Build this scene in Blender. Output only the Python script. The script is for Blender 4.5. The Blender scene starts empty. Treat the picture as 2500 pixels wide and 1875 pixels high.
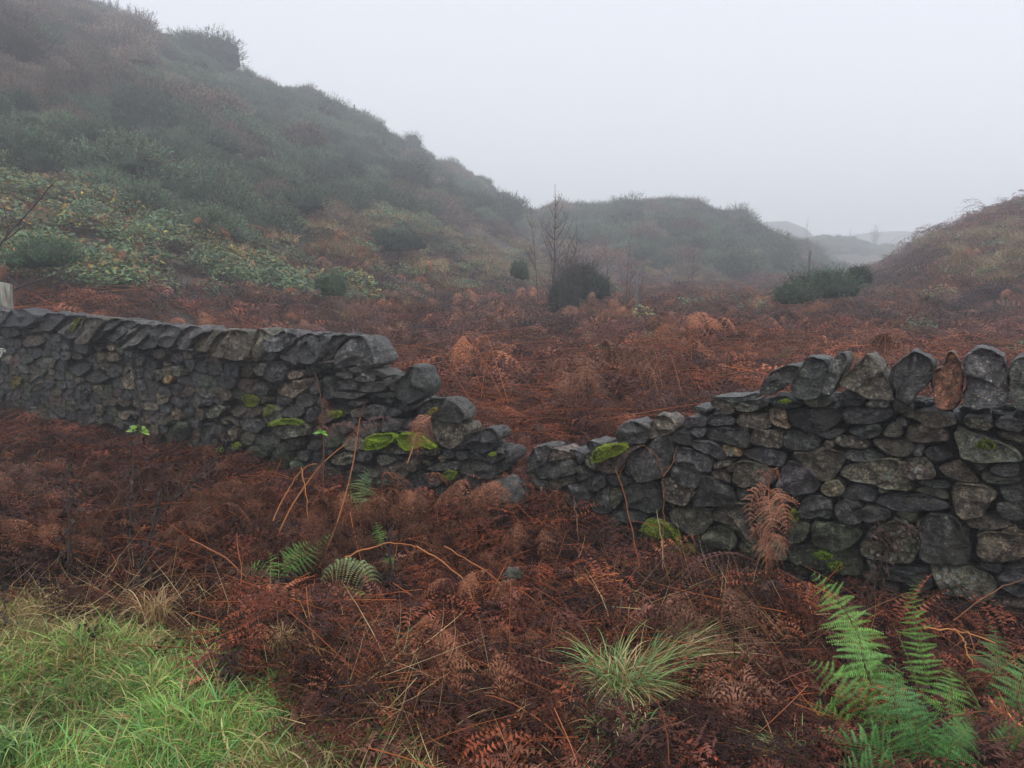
import bpy, math
import numpy as np
from mathutils import Vector, Matrix, noise as mnoise

# ------------------------------------------------------------------ camera, world, sun, exposure
scene = bpy.context.scene
COL = scene.collection
FPX = 1805.0                       # focal length in pixels of the 2500-pixel-wide photograph
PITCH = math.radians(7.8)
EYE = np.array([0.0, 0.0, 2.0])
cam_data = bpy.data.cameras.new("camera")
cam_data.sensor_width = 36.0
cam_data.lens = FPX / 2500.0 * 36.0
cam_data.clip_start = 0.05
cam_data.clip_end = 1500.0
camera = bpy.data.objects.new("camera", cam_data)
camera.location = EYE
camera.rotation_euler = (math.radians(90) - PITCH, 0, 0)
COL.objects.link(camera)
scene.camera = camera

SUN_EL, SUN_ROT = math.radians(66), math.radians(150)
world = bpy.data.worlds.new("World")
scene.world = world
world.use_nodes = True
wn, wl = world.node_tree.nodes, world.node_tree.links
wn.clear()
w_out = wn.new("ShaderNodeOutputWorld")
w_bg = wn.new("ShaderNodeBackground")
w_sky = wn.new("ShaderNodeTexSky")
w_sky.sky_type = 'NISHITA'
w_sky.sun_disc = False
w_sky.sun_elevation = SUN_EL
w_sky.sun_rotation = SUN_ROT
w_sky.air_density = 2.0
w_sky.dust_density = 6.0
w_mix = wn.new("ShaderNodeMix")
w_mix.data_type = 'RGBA'
w_mix.inputs[0].default_value = 0.93            # a closed cloud deck over the blue sky
w_mix.inputs[7].default_value = (5.45, 5.65, 6.15, 1)
wl.new(w_sky.outputs[0], w_mix.inputs[6])
wl.new(w_mix.outputs[2], w_bg.inputs[0])
w_bg.inputs[1].default_value = 0.1
wl.new(w_bg.outputs[0], w_out.inputs[0])

sun_data = bpy.data.lights.new("sun", 'SUN')
sun_data.energy = 1.1
sun_data.angle = math.radians(50)
sun_data.color = (1.0, 0.97, 0.93)
sun = bpy.data.objects.new("sun", sun_data)
sun.rotation_euler = (math.radians(90) - SUN_EL, 0, math.radians(180) - SUN_ROT)
COL.objects.link(sun)

scene.view_settings.view_transform = 'Standard'
scene.view_settings.look = 'None'
scene.view_settings.exposure = 0.84
scene.view_settings.gamma = 1.0
scene.cycles.max_bounces = 6
scene.cycles.diffuse_bounces = 2
scene.cycles.glossy_bounces = 2
scene.cycles.transmission_bounces = 2
scene.cycles.volume_bounces = 4
scene.cycles.transparent_max_bounces = 4
scene.cycles.caustics_reflective = False
scene.cycles.caustics_refractive = False

# ------------------------------------------------------------------ maths helpers
rng = np.random.default_rng(11)
CP, SP = math.cos(PITCH), math.sin(PITCH)

def ray(u, v):
    """Direction through pixel (u, v) of the 2500 x 1875 photograph, scaled to dy = 1."""
    x = (np.asarray(u, float) - 1250.0) / FPX
    y = (937.5 - np.asarray(v, float)) / FPX
    dy = CP + y * SP
    return x / dy, (y * CP - SP) / dy

def project(p):
    """World points to pixels of the overview (2212 wide)."""
    p = np.asarray(p, float)
    X, Y, Z = p[..., 0], p[..., 1], p[..., 2] - EYE[2]
    f = Y * CP - Z * SP
    up = Y * SP + Z * CP
    f = np.where(f > 0.05, f, 0.05)
    return (1250 + FPX * X / f) * 0.8848, (937.5 - FPX * up / f) * 0.8848

def _hash(ix, iy, iz):
    h = (ix * 374761393 + iy * 668265263 + iz * 2147483647 * 7 + 1013904223) & 0xffffffff
    h = ((h ^ (h >> 13)) * 1274126177) & 0xffffffff
    h = ((h ^ (h >> 16)) * 2246822519) & 0xffffffff
    return ((h ^ (h >> 15)) & 0xffffff) / float(0xffffff) * 2 - 1

def vnoise(p):
    p = np.asarray(p, float)
    i = np.floor(p).astype(np.int64)
    f = p - i
    f = f * f * f * (f * (f * 6 - 15) + 10)
    r = 0
    for dx in (0, 1):
        wx = f[..., 0] if dx else 1 - f[..., 0]
        for dy in (0, 1):
            wy = f[..., 1] if dy else 1 - f[..., 1]
            for dz in (0, 1):
                wz = f[..., 2] if dz else 1 - f[..., 2]
                r = r + wx * wy * wz * _hash(i[..., 0] + dx, i[..., 1] + dy, i[..., 2] + dz)
    return r

def fbm(p, octaves=4, gain=0.5):
    p = np.asarray(p, float)
    a, r = 1.0, 0
    for k in range(octaves):
        r = r + a * vnoise(p * 2 ** k + 17.3 * k)
        a *= gain
    return r

def fbm2(x, y, s, octaves=3, seed=0.0):
    return fbm(np.stack([np.asarray(x) * s, np.asarray(y) * s, np.zeros_like(np.asarray(x, float)) + seed], -1), octaves)

def sstep(a, b, x):
    t = np.clip((x - a) / (b - a), 0, 1)
    return t * t * (3 - 2 * t)

def inside(poly, x, y):
    x = np.asarray(x, float); y = np.asarray(y, float)
    r = np.zeros(x.shape, bool)
    n = len(poly)
    for k in range(n):
        x0, y0 = poly[k]; x1, y1 = poly[(k + 1) % n]
        if y0 == y1:
            continue
        c = ((y0 > y) != (y1 > y)) & (x < (x1 - x0) * (y - y0) / (y1 - y0) + x0)
        r ^= c
    return r

# ------------------------------------------------------------------ object helpers
def tag(o, label=None, category=None, group=None, kind=None):
    if label: o["label"] = label
    if category: o["category"] = category
    if group: o["group"] = group
    if kind: o["kind"] = kind
    return o

def make_mesh(name, V, Q=None, T=None, col=None, mat=None, smooth=False):
    """One mesh datablock from numpy arrays of vertices, quads and triangles."""
    me = bpy.data.meshes.new(name)
    V = np.asarray(V, np.float32).reshape(-1, 3)
    Q = np.zeros((0, 4), np.int32) if Q is None or len(Q) == 0 else np.asarray(Q, np.int32).reshape(-1, 4)
    T = np.zeros((0, 3), np.int32) if T is None or len(T) == 0 else np.asarray(T, np.int32).reshape(-1, 3)
    me.vertices.add(len(V)); me.vertices.foreach_set("co", V.ravel())
    me.loops.add(len(Q) * 4 + len(T) * 3)
    me.loops.foreach_set("vertex_index", np.concatenate([Q.ravel(), T.ravel()]))
    me.polygons.add(len(Q) + len(T))
    start = np.concatenate([np.arange(len(Q)) * 4, len(Q) * 4 + np.arange(len(T)) * 3]).astype(np.int32)
    tot = np.concatenate([np.full(len(Q), 4), np.full(len(T), 3)]).astype(np.int32)
    me.polygons.foreach_set("loop_start", start)
    me.polygons.foreach_set("loop_total", tot)
    if smooth:
        me.polygons.foreach_set("use_smooth", np.ones(len(Q) + len(T), bool))
    me.update(calc_edges=True)
    if col is not None:
        col = np.asarray(col, np.float32)
        if col.shape[1] == 3:
            col = np.concatenate([col, np.ones((len(col), 1), np.float32)], 1)
        at = me.color_attributes.new("col", 'FLOAT_COLOR', 'POINT')
        at.data.foreach_set("color", col.ravel())
    if mat is not None:
        me.materials.append(mat)
    return me

def add_obj(name, me, parent=None, loc=None):
    o = bpy.data.objects.new(name, me)
    COL.objects.link(o)
    if parent is not None:
        o.parent = parent
    if loc is not None:
        o.location = loc
    return o

def empty(name, loc=(0, 0, 0)):
    o = bpy.data.objects.new(name, None)
    o.empty_display_size = 0.1
    o.location = loc
    COL.objects.link(o)
    return o

class Buf:
    """Collects vertices, quads, triangles and vertex colours of ONE mesh."""
    def __init__(self):
        self.v, self.q, self.t, self.c, self.n = [], [], [], [], 0
    def add(self, V, Q=None, T=None, col=(1, 1, 1)):
        V = np.asarray(V, float).reshape(-1, 3)
        c = np.asarray(col, float)
        if c.ndim == 1:
            c = np.tile(c[:3], (len(V), 1))
        self.v.append(V); self.c.append(c[:, :3])
        if Q is not None and len(Q): self.q.append(np.asarray(Q).reshape(-1, 4) + self.n)
        if T is not None and len(T): self.t.append(np.asarray(T).reshape(-1, 3) + self.n)
        self.n += len(V)
    def mesh(self, name, mat=None, smooth=False, origin=None):
        V = np.concatenate(self.v)
        if origin is not None:
            V = V - np.asarray(origin)
        Q = np.concatenate(self.q) if self.q else None
        T = np.concatenate(self.t) if self.t else None
        return make_mesh(name, V, Q, T, np.concatenate(self.c), mat, smooth)

def tube(B, P, R, col, sides=5):
    """Tapered tube along points P with radii R."""
    P = np.asarray(P, float); n = len(P)
    R = np.broadcast_to(np.asarray(R, float), (n,)) if np.ndim(R) == 0 or len(np.atleast_1d(R)) == n else np.linspace(R[0], R[1], n)
    T = np.gradient(P, axis=0); T /= np.linalg.norm(T, axis=1, keepdims=True) + 1e-9
    ref = np.array([0, 0, 1.0]) if abs(T[:, 2]).mean() < 0.8 else np.array([1.0, 0, 0])
    S = np.cross(T, ref); S /= np.linalg.norm(S, axis=1, keepdims=True) + 1e-9
    U = np.cross(S, T)
    a = np.arange(sides) / sides * 2 * math.pi
    V = P[:, None] + R[:, None, None] * (np.cos(a)[None, :, None] * S[:, None] + np.sin(a)[None, :, None] * U[:, None])
    i = np.arange(n - 1)[:, None] * sides; j = np.arange(sides)[None]
    j2 = (j + 1) % sides
    Q = np.stack([i + j, i + j2, i + sides + j2, i + sides + j], -1).reshape(-1, 4)
    B.add(V.reshape(-1, 3), Q, None, col)

def bez(p0, p1, p2, n):
    t = np.linspace(0, 1, n)[:, None]
    return (1 - t) ** 2 * np.asarray(p0) + 2 * t * (1 - t) * np.asarray(p1) + t * t * np.asarray(p2)

# ------------------------------------------------------------------ materials
def new_mat(name):
    m = bpy.data.materials.new(name)
    m.use_nodes = True
    n, l = m.node_tree.nodes, m.node_tree.links
    b = n.get("Principled BSDF")
    return m, n, l, b

def veg_mat(name, inst, rough=0.55, spec=0.3, transl=0.0):
    m, n, l, b = new_mat(name)
    a = n.new("ShaderNodeAttribute"); a.attribute_name = "col"
    src = a.outputs[0]
    if inst:
        t = n.new("ShaderNodeAttribute"); t.attribute_type = 'INSTANCER'; t.attribute_name = "tint"
        mx = n.new("ShaderNodeMix"); mx.data_type = 'RGBA'; mx.blend_type = 'MULTIPLY'
        mx.inputs[0].default_value = 1.0
        l.new(src, mx.inputs[6]); l.new(t.outputs[0], mx.inputs[7])
        src = mx.outputs[2]
    l.new(src, b.inputs["Base Color"])
    b.inputs["Roughness"].default_value = rough
    b.inputs["Specular IOR Level"].default_value = spec
    if transl > 0:
        tr = n.new("ShaderNodeBsdfTranslucent")
        ms = n.new("ShaderNodeMixShader"); ms.inputs[0].default_value = transl
        l.new(src, tr.inputs[0]); l.new(b.outputs[0], ms.inputs[1]); l.new(tr.outputs[0], ms.inputs[2])
        l.new(ms.outputs[0], n["Material Output"].inputs[0])
    return m

M_VEG_I = veg_mat("withered_leaf_scatter", True, 0.6, 0.12)
M_VEG = veg_mat("withered_leaf", False, 0.6, 0.14)
M_GREEN_I = veg_mat("green_leaf_scatter", True, 0.45, 0.35, 0.2)
M_GREEN = veg_mat("green_leaf", False, 0.45, 0.35, 0.2)
M_GORSE_I = veg_mat("gorse_scatter", True, 0.7, 0.15)
M_GORSE = veg_mat("gorse_spines", False, 0.7, 0.15)

def rock_mat():
    m, n, l, b = new_mat("wet_rock")
    at = n.new("ShaderNodeAttribute"); at.attribute_name = "col"
    lich = n.new("ShaderNodeAttribute"); lich.attribute_name = "lich"
    geo = n.new("ShaderNodeNewGeometry")
    def noise(scale, detail=5, rough=0.6, src=None):
        x = n.new("ShaderNodeTexNoise"); x.inputs["Scale"].default_value = scale
        x.inputs["Detail"].default_value = detail; x.inputs["Roughness"].default_value = rough
        l.new(src or geo.outputs["Position"], x.inputs["Vector"]); return x
    def ramp(src, stops):
        r = n.new("ShaderNodeValToRGB"); el = r.color_ramp.elements
        while len(el) > 1: el.remove(el[0])
        el[0].position, el[0].color = stops[0][0], stops[0][1]
        for p, c in stops[1:]:
            e = el.new(p); e.color = c
        l.new(src, r.inputs[0]); return r
    def mix(fac, a_, b_, mode='MIX'):
        x = n.new("ShaderNodeMix"); x.data_type = 'RGBA'; x.blend_type = mode
        for sock, v in ((x.inputs[0], fac), (x.inputs[6], a_), (x.inputs[7], b_)):
            if hasattr(v, "links"): l.new(v, sock)
            else: sock.default_value = v
        return x.outputs[2]
    n1 = noise(22, 6, 0.7); n2 = noise(5, 4); n3 = noise(90, 5, 0.8)
    g1 = ramp(n1.outputs[0], [(0.36, (0.28, 0.28, 0.28, 1)), (0.5, (0.85, 0.85, 0.85, 1)), (0.64, (2.3, 2.25, 2.15, 1))])
    c = mix(1.0, at.outputs[0], g1.outputs[0], 'MULTIPLY')
    g3 = ramp(n3.outputs[0], [(0.38, (0.35, 0.35, 0.35, 1)), (0.52, (1.0, 1.0, 1.0, 1)), (0.64, (2.7, 2.7, 2.65, 1))])  # paints wet highlights on high spots and shade in pits
    c = mix(0.85, c, g3.outputs[0], 'MULTIPLY')
    # olive algae film in broad patches
    g2 = ramp(n2.outputs[0], [(0.47, (0, 0, 0, 1)), (0.68, (0.55, 0.55, 0.55, 1))])
    c = mix(g2.outputs[0], c, (0.062, 0.062, 0.032, 1))
    # lichen: round spots plus crusts, driven by the amount stored per stone
    vor = n.new("ShaderNodeTexVoronoi"); vor.inputs["Scale"].default_value = 34
    wob = noise(60, 3)
    wm = n.new("ShaderNodeVectorMath"); wm.operation = 'MULTIPLY_ADD'
    l.new(wob.outputs[1], wm.inputs[0]); wm.inputs[1].default_value = (0.02, 0.02, 0.02)
    l.new(geo.outputs["Position"], wm.inputs[2]); l.new(wm.outputs[0], vor.inputs["Vector"])
    n4 = noise(9, 4, 0.7)
    k1 = n.new("ShaderNodeMath"); k1.operation = 'MULTIPLY_ADD'      # threshold grows with lich and crust noise
    l.new(lich.outputs["Fac"], k1.inputs[0]); l.new(n4.outputs[0], k1.inputs[1]); k1.inputs[2].default_value = -0.02
    k2 = n.new("ShaderNodeMath"); k2.operation = 'SUBTRACT'
    l.new(k1.outputs[0], k2.inputs[0]); l.new(vor.outputs["Distance"], k2.inputs[1])
    k3 = n.new("ShaderNodeMapRange"); k3.inputs["From Min"].default_value = 0.0; k3.inputs["From Max"].default_value = 0.09
    l.new(k2.outputs[0], k3.inputs[0])
    lc = ramp(vor.outputs["Color"], [(0.2, (0.20, 0.21, 0.15, 1)), (0.6, (0.27, 0.25, 0.16, 1)), (0.8, (0.34, 0.36, 0.33, 1))])
    lc2 = mix(0.7, lc.outputs[0], g3.outputs[0], 'MULTIPLY')
    c = mix(k3.outputs[0], c, lc2)
    l.new(c, b.inputs["Base Color"])
    rr = n.new("ShaderNodeMapRange"); rr.inputs["To Min"].default_value = 0.24; rr.inputs["To Max"].default_value = 0.55
    l.new(n1.outputs[0], rr.inputs[0]); l.new(rr.outputs[0], b.inputs["Roughness"])
    b.inputs["Specular IOR Level"].default_value = 0.5
    # rippled, pitted surface
    st = n.new("ShaderNodeMapping"); st.inputs["Scale"].default_value = (1, 1, 2.4)
    st.inputs["Rotation"].default_value = (0.2, 0.35, 0)
    l.new(geo.outputs["Position"], st.inputs["Vector"])
    nb = noise(38, 5, 0.62, st.outputs[0])
    bp = n.new("ShaderNodeBump"); bp.inputs["Strength"].default_value = 1.0; bp.inputs["Distance"].default_value = 0.06
    l.new(nb.outputs[0], bp.inputs["Height"])
    bp2 = n.new("ShaderNodeBump"); bp2.inputs["Strength"].default_value = 0.8; bp2.inputs["Distance"].default_value = 0.010
    l.new(n3.outputs[0], bp2.inputs["Height"]); l.new(bp.outputs[0], bp2.inputs["Normal"])
    l.new(bp2.outputs[0], b.inputs["Normal"])
    return m
M_ROCK = rock_mat()

def soil_mat(name, c1, c2, c3):
    m, n, l, b = new_mat(name)
    geo = n.new("ShaderNodeNewGeometry")
    def noise(s, d):
        x = n.new("ShaderNodeTexNoise"); x.inputs["Scale"].default_value = s; x.inputs["Detail"].default_value = d
        x.inputs["Roughness"].default_value = 0.7
        l.new(geo.outputs["Position"], x.inputs["Vector"]); return x
    a = noise(9, 8)
    r = n.new("ShaderNodeValToRGB"); r.color_ramp.elements[0].position = 0.35; r.color_ramp.elements[0].color = (*c1, 1)
    r.color_ramp.elements[1].position = 0.7; r.color_ramp.elements[1].color = (*c3, 1)
    e = r.color_ramp.elements.new(0.52); e.color = (*c2, 1)
    l.new(a.outputs[0], r.inputs[0]); l.new(r.outputs[0], b.inputs["Base Color"])
    b.inputs["Roughness"].default_value = 0.9
    bp = n.new("ShaderNodeBump"); bp.inputs["Distance"].default_value = 0.05
    l.new(a.outputs[0], bp.inputs["Height"]); l.new(bp.outputs[0], b.inputs["Normal"])
    return m
M_SOIL = soil_mat("leaf_mould", (0.018, 0.011, 0.009), (0.04, 0.02, 0.015), (0.075, 0.036, 0.024))
M_HILL = soil_mat("hill_turf", (0.03, 0.03, 0.025), (0.06, 0.045, 0.035), (0.09, 0.07, 0.045))

# ------------------------------------------------------------------ terrain
# wall line: Y = WC + WM * X ; w > 0 on the camera's side
WC, WM = 5.55, -0.654
WN = math.hypot(1, WM)
WT = np.array([1, WM, 0]) / WN                 # along the wall, to the right
WNORM = np.array([WM, -1, 0]) / WN             # towards the camera
W0 = np.array([0, WC, 0])

def wall_w(x, y):
    return (WC + WM * np.asarray(x) - np.asarray(y)) / WN

def ground_z(x, y):
    x = np.asarray(x, float); y = np.asarray(y, float)
    w = wall_w(x, y)
    near = 0.03 + 0.27 * sstep(1.2, 3.2, w)
    near = near + 0.16 * np.exp(-(((x - 0.15) / 0.75) ** 2 + ((y - 5.1) / 0.6) ** 2))
    far = 0.36 + 0.022 * np.clip(y - 6, 0, 60) + 0.14 * fbm2(x, y, 0.45, 3, 3.1) * sstep(-0.5, -2.5, w)
    k = sstep(-0.05, -0.7, w)
    near = near + 0.075 * fbm2(x, y, 1.25, 3, 19.0) * sstep(0.1, 0.6, w)
    return near * (1 - k) + far * k + 0.035 * fbm2(x, y, 1.7, 2, 9.0)

class Hill:
    """A ridge given by its foot, its crest and its skyline along a fan of bearings."""
    def __init__(self, rows, power=1.25, veg=1.0, amp=0.6, seed=1.0, back=1.5):
        a, yf, yc, zf, zc = [], [], [], [], []
        for (vx, vy, f, c, z0) in rows:
            aa, el = ray(vx * 1.1302, vy * 1.1302)
            a.append(float(aa)); yf.append(f); yc.append(c); zf.append(z0); zc.append(EYE[2] + float(el) * c - veg)
        self.a, self.yf, self.yc, self.zf, self.zc = map(np.array, (a, yf, yc, zf, zc))
        self.power, self.amp, self.seed, self.back = power, amp, seed, back
    def z(self, a, y):
        yf = np.interp(a, self.a, self.yf); yc = np.interp(a, self.a, self.yc)
        zf = np.interp(a, self.a, self.zf); zc = np.interp(a, self.a, self.zc)
        t = (y - yf) / (yc - yf)
        up = zf + (zc - zf) * np.clip(t, 0, 1) ** self.power
        up = np.where(t < 0, zf + (y - yf) * .35, up)
        down = zc - (np.clip(t, 1, 9) - 1) * (yc - yf) * 0.45
        z = np.where(t > 1, down, up)
        bump = self.amp * fbm2(a * y, y, 0.16, 4, self.seed)
        return z + bump * sstep(0, 0.3, t) * (1 - 0.6 * sstep(0.8, 1.0, t))
    def sheet(self, na=150, ny=80):
        a = np.linspace(self.a[0], self.a[-1], na)
        s = np.linspace(-0.14, self.back, ny)
        A, S = np.meshgrid(a, s, indexing='ij')
        yf = np.interp(A, self.a, self.yf); yc = np.interp(A, self.a, self.yc)
        Y = yf + (yc - yf) * S
        Z = self.z(A, Y)
        V = np.stack([A * Y, Y, Z], -1).reshape(-1, 3)
        i = np.arange(na - 1)[:, None] * ny; j = np.arange(ny - 1)[None]
        Q = np.stack([i + j, i + ny + j, i + ny + j + 1, i + j + 1], -1).reshape(-1, 4)
        return V, Q
    def points(self, n, s0=0.0, s1=1.08, dens=1.0, r=rng):
        """Random points on the slope (thinned with distance)."""
        a = r.uniform(self.a[0], self.a[-1], n)
        s = s0 + (s1 - s0) * r.random(n) ** dens
        yf = np.interp(a, self.a, self.yf); yc = np.interp(a, self.a, self.yc)
        y = yf + (yc - yf) * s
        return np.stack([a * y, y, self.z(a, y)], -1), s

# rows: overview pixel of the skyline (x, y), distance of foot, of crest, height of foot
H_LEFT = Hill([(-700, -420, 11.55, 66.495, 1.3), (-350, -250, 12.6, 70.785, 1.3), (-150, -150, 13.65, 75.075, 1.3), (0, -70, 13.65, 77.22, 1.3), (180, 2, 14.7, 81.51, 1.25), (300, 44, 15.75, 85.8, 1.2),
    (430, 92, 16.8, 90.09, 1.1), (540, 158, 17.85, 94.38, 1.0), (620, 186, 18.9, 98.67, 1.0), (700, 212, 19.95, 102.96, 0.95), (770, 245, 21, 107.25, 0.95),
    (850, 290, 23.1, 113.685, 0.95), (940, 335, 26.25, 120.12, 1.0), (1040, 385, 29.4, 128.7, 1.1), (1110, 440, 33.6, 132.99, 1.2), (1160, 480, 37.8, 132.99, 1.2), (1230, 560, 42, 128.7, 1.2)],
    power=1.15, veg=1.1, amp=0.7, seed=4.2)
H_MID = Hill([(1020, 560, 68.172, 118.3, 1.2), (1090, 500, 64.584, 118.3, 1.1), (1150, 455, 60.996, 116.188, 1.0), (1230, 437, 57.408, 111.963, 0.95), (1300, 443, 55.614, 109.85, 0.9), (1370, 432, 53.82, 107.737, 0.9),
    (1420, 427, 53.82, 105.625, 0.9), (1480, 431, 53.82, 105.625, 0.9), (1540, 446, 53.82, 105.625, 0.9), (1600, 466, 55.614, 105.625, 0.9), (1640, 486, 57.408, 105.625, 0.9),
    (1700, 512, 60.996, 107.737, 1.0), (1760, 545, 68.172, 111.963, 1.1), (1820, 575, 75.348, 116.188, 1.2), (1900, 600, 82.524, 122.525, 1.2)], power=1.0, veg=1.0, amp=0.55, seed=8.3)
H_FAR = Hill([(1480, 540, 187.5, 306.25, 1.0), (1600, 500, 187.5, 306.25, 1.0), (1650, 478, 187.5, 306.25, 1.0), (1700, 475, 187.5, 306.25, 1.0), (1740, 490, 187.5, 306.25, 1.0), (1770, 520, 182.812, 295.312, 1.0), (1830, 560, 178.125, 287.11, 1.0)],
    power=0.9, veg=0.3, amp=0.5, seed=2.7)
H_FAR2 = Hill([(1640, 540, 118.3, 197.73, 1.2), (1700, 520, 118.3, 197.73, 1.2), (1790, 508, 118.3, 197.73, 1.2), (1850, 518, 118.3, 202.8, 1.2), (1920, 534, 123.032, 212.94, 1.2), (2000, 548, 123.032, 223.08, 1.2), (2100, 560, 123.032, 228.15, 1.2), (2400, 570, 123.032, 228.15, 1.2)],
    power=1.0, veg=0.8, amp=0.4, seed=5.9)
H_FAR3 = Hill([(1500, 560, 300, 384, 1.0), (1760, 520, 300, 384, 1.0), (1880, 500, 300, 384, 1.0), (1960, 498, 300, 384, 1.0), (2040, 520, 300, 384, 1.0), (2300, 540, 300, 384, 1.0)],
    power=0.9, veg=0.2, amp=0.5, seed=6.9)
H_RIGHT = Hill([(1860, 600, 25.7709, 73.0681, 0.75), (1910, 570, 24.255, 70.9191, 0.75), (1960, 536, 23.4971, 66.621, 0.75), (2020, 497, 22.7391, 62.3227, 0.75), (2080, 470, 21.9812, 59.0991, 0.75), (2150, 447, 21.2231, 55.8756, 0.75),
    (2212, 425, 20.4653, 53.7266, 0.75), (2400, 370, 18.9492, 51.5775, 0.75), (2800, 260, 17.4332, 47.2794, 0.75)], power=1.0, veg=0.45, amp=0.3, seed=1.9)
HILLS = [H_LEFT, H_MID, H_FAR, H_FAR2, H_FAR3, H_RIGHT]

def terrain_z(x, y):
    x = np.asarray(x, float); y = np.asarray(y, float)
    z = ground_z(x, y)
    a = x / np.where(y > 0.5, y, 0.5)
    for h in HILLS:
        ok = (a > h.a[0]) & (a < h.a[-1]) & (y > 8)
        z = np.where(ok, np.maximum(z, h.z(a, y)), z)
    return z

def at_px(vx, vy, lift=0.0):
    """Point of the ground seen at overview pixel (vx, vy), with the cover `lift` metres above it."""
    a, el = ray(vx * 1.1302, vy * 1.1302)
    y = np.linspace(1.5, 140, 5000)
    x = a * y
    d = EYE[2] + el * y - (terrain_z(x, y) + lift)
    k = int(np.argmax(d < 0)) if (d < 0).any() else len(y) - 1
    return np.array([x[k], y[k], float(terrain_z(x[k], y[k]))])

def at_depth(vx, vy, y):
    a, el = ray(vx * 1.1302, vy * 1.1302)
    return np.array([float(a) * y, y, EYE[2] + float(el) * y])

# one ground sheet out to the fog, finer near the camera
def ground_sheet():
    ys = np.concatenate([np.linspace(-8, 1.5, 12), np.linspace(1.7, 12, 90), np.linspace(12.3, 60, 90), np.linspace(64, 480, 44)])
    a = np.linspace(-1, 1, 161)
    Y, A = np.meshgrid(ys, a, indexing='ij')
    half = 9 + np.clip(Y, 0, 400) * 1.1
    X = A * half
    Z = ground_z(X, Y)
    n = len(a)
    V = np.stack([X, Y, Z], -1).reshape(-1, 3)
    i = np.arange(len(ys) - 1)[:, None] * n; j = np.arange(n - 1)[None]
    Q = np.stack([i + j, i + j + 1, i + n + j + 1, i + n + j], -1).reshape(-1, 4)
    return V, Q
V_, Q_ = ground_sheet()
tag(add_obj("ground", make_mesh("ground", V_, Q_, mat=M_SOIL, smooth=True)), "dark leaf mould of the valley floor under the bracken", kind="structure")
for h, nm, lb in ((H_LEFT, "hillside", "steep gorse hillside rising on the left"), (H_MID, "hillock", "rounded gorse hillock in the middle distance"),
                  (H_FAR, "hill", "pale domed hill in the fog"), (H_FAR2, "hill", "low far slope beyond the hillock"),
                  (H_FAR3, "hill", "faintest ridge at the back of the valley"), (H_RIGHT, "hillside", "bracken slope on the right edge")):
    V_, Q_ = h.sheet()
    tag(add_obj(nm, make_mesh(nm, V_, Q_, mat=M_HILL, smooth=True)), lb, kind="structure")

# ------------------------------------------------------------------ dry stone walls
BATCH = {  # origin and scale of the enlarged views the outlines were measured in
    'A': (1200, 820, .31646), 'C': (1400, 1180, .18987), 'D': (1800, 820, .31646), 'G': (2100, 1120, .3152),
    'H': (2080, 1280, .33097), 'F': (1780, 1120, .33097), 'J': (0, 700, .31646), 'K': (600, 750, .31646), 'S': (0, 0, 1)}

def P(batch, pts):
    ox, oy, s = BATCH[batch]
    return [(ox + x * s, oy + y * s) for x, y in pts]

def nums(t):
    v = [float(x) for x in t.replace(',', ' ').split()]
    return list(zip(v[0::2], v[1::2]))

def to_wall(pts):
    """Photograph pixels to (s, z) on the wall's face."""
    p = np.array(pts, float)
    a, el = ray(p[:, 0], p[:, 1])
    Y = WC / (1 - WM * a)
    return np.stack([a * Y * WN, EYE[2] + el * Y], -1)       # s is measured from X = 0

def from_wall(sz, d):
    sz = np.asarray(sz, float); d = np.asarray(d, float)
    return W0 + sz[..., 0:1] * WT + np.stack([np.zeros_like(d), np.zeros_like(d), sz[..., 1]], -1) + d[..., None] * WNORM

def smooth_outline(poly, n, cut=0.17, it=1):
    p = np.array(poly, float)
    c0 = p.mean(0)
    for _ in range(it):
        q = np.roll(p, -1, 0)
        p = np.stack([p * (1 - cut) + q * cut, p * cut + q * (1 - cut)], 1).reshape(-1, 2)
    c0 = p.mean(0)
    p = c0 + (p - c0) * 1.025
    seg = np.linalg.norm(np.roll(p, -1, 0) - p, axis=1)
    L = np.concatenate([[0], np.cumsum(seg)])
    pp = np.vstack([p, p[:1]])
    t = np.linspace(0, L[-1], n, endpoint=False)
    q = np.stack([np.interp(t, L, pp[:, 0]), np.interp(t, L, pp[:, 1])], -1)
    q = (np.roll(q, 1, 0) + 4 * q + np.roll(q, -1, 0)) / 6
    rr = fbm(np.concatenate([q * 14, np.full((n, 1), 5.0)], 1), 3) * .028
    return c0 + (q - c0) * (1 + rr[:, None])

TINT = {'d': (.064, .0625, .061), 'b': (.098, .082, .062), 'o': (.30, .19, .085), 'r': (.092, .066, .055), 'l': (.12, .12, .10),
        'g': (.062, .070, .045), 'u': (.13, .058, .033), 't': (.155, .122, .082), 'w': (.55, .55, .53), 'k': (.041, .041, .042)}

def poly_area(p):
    x, y = p[:, 0], p[:, 1]
    return abs(np.dot(x, np.roll(y, -1)) - np.dot(y, np.roll(x, -1))) / 2

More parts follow.
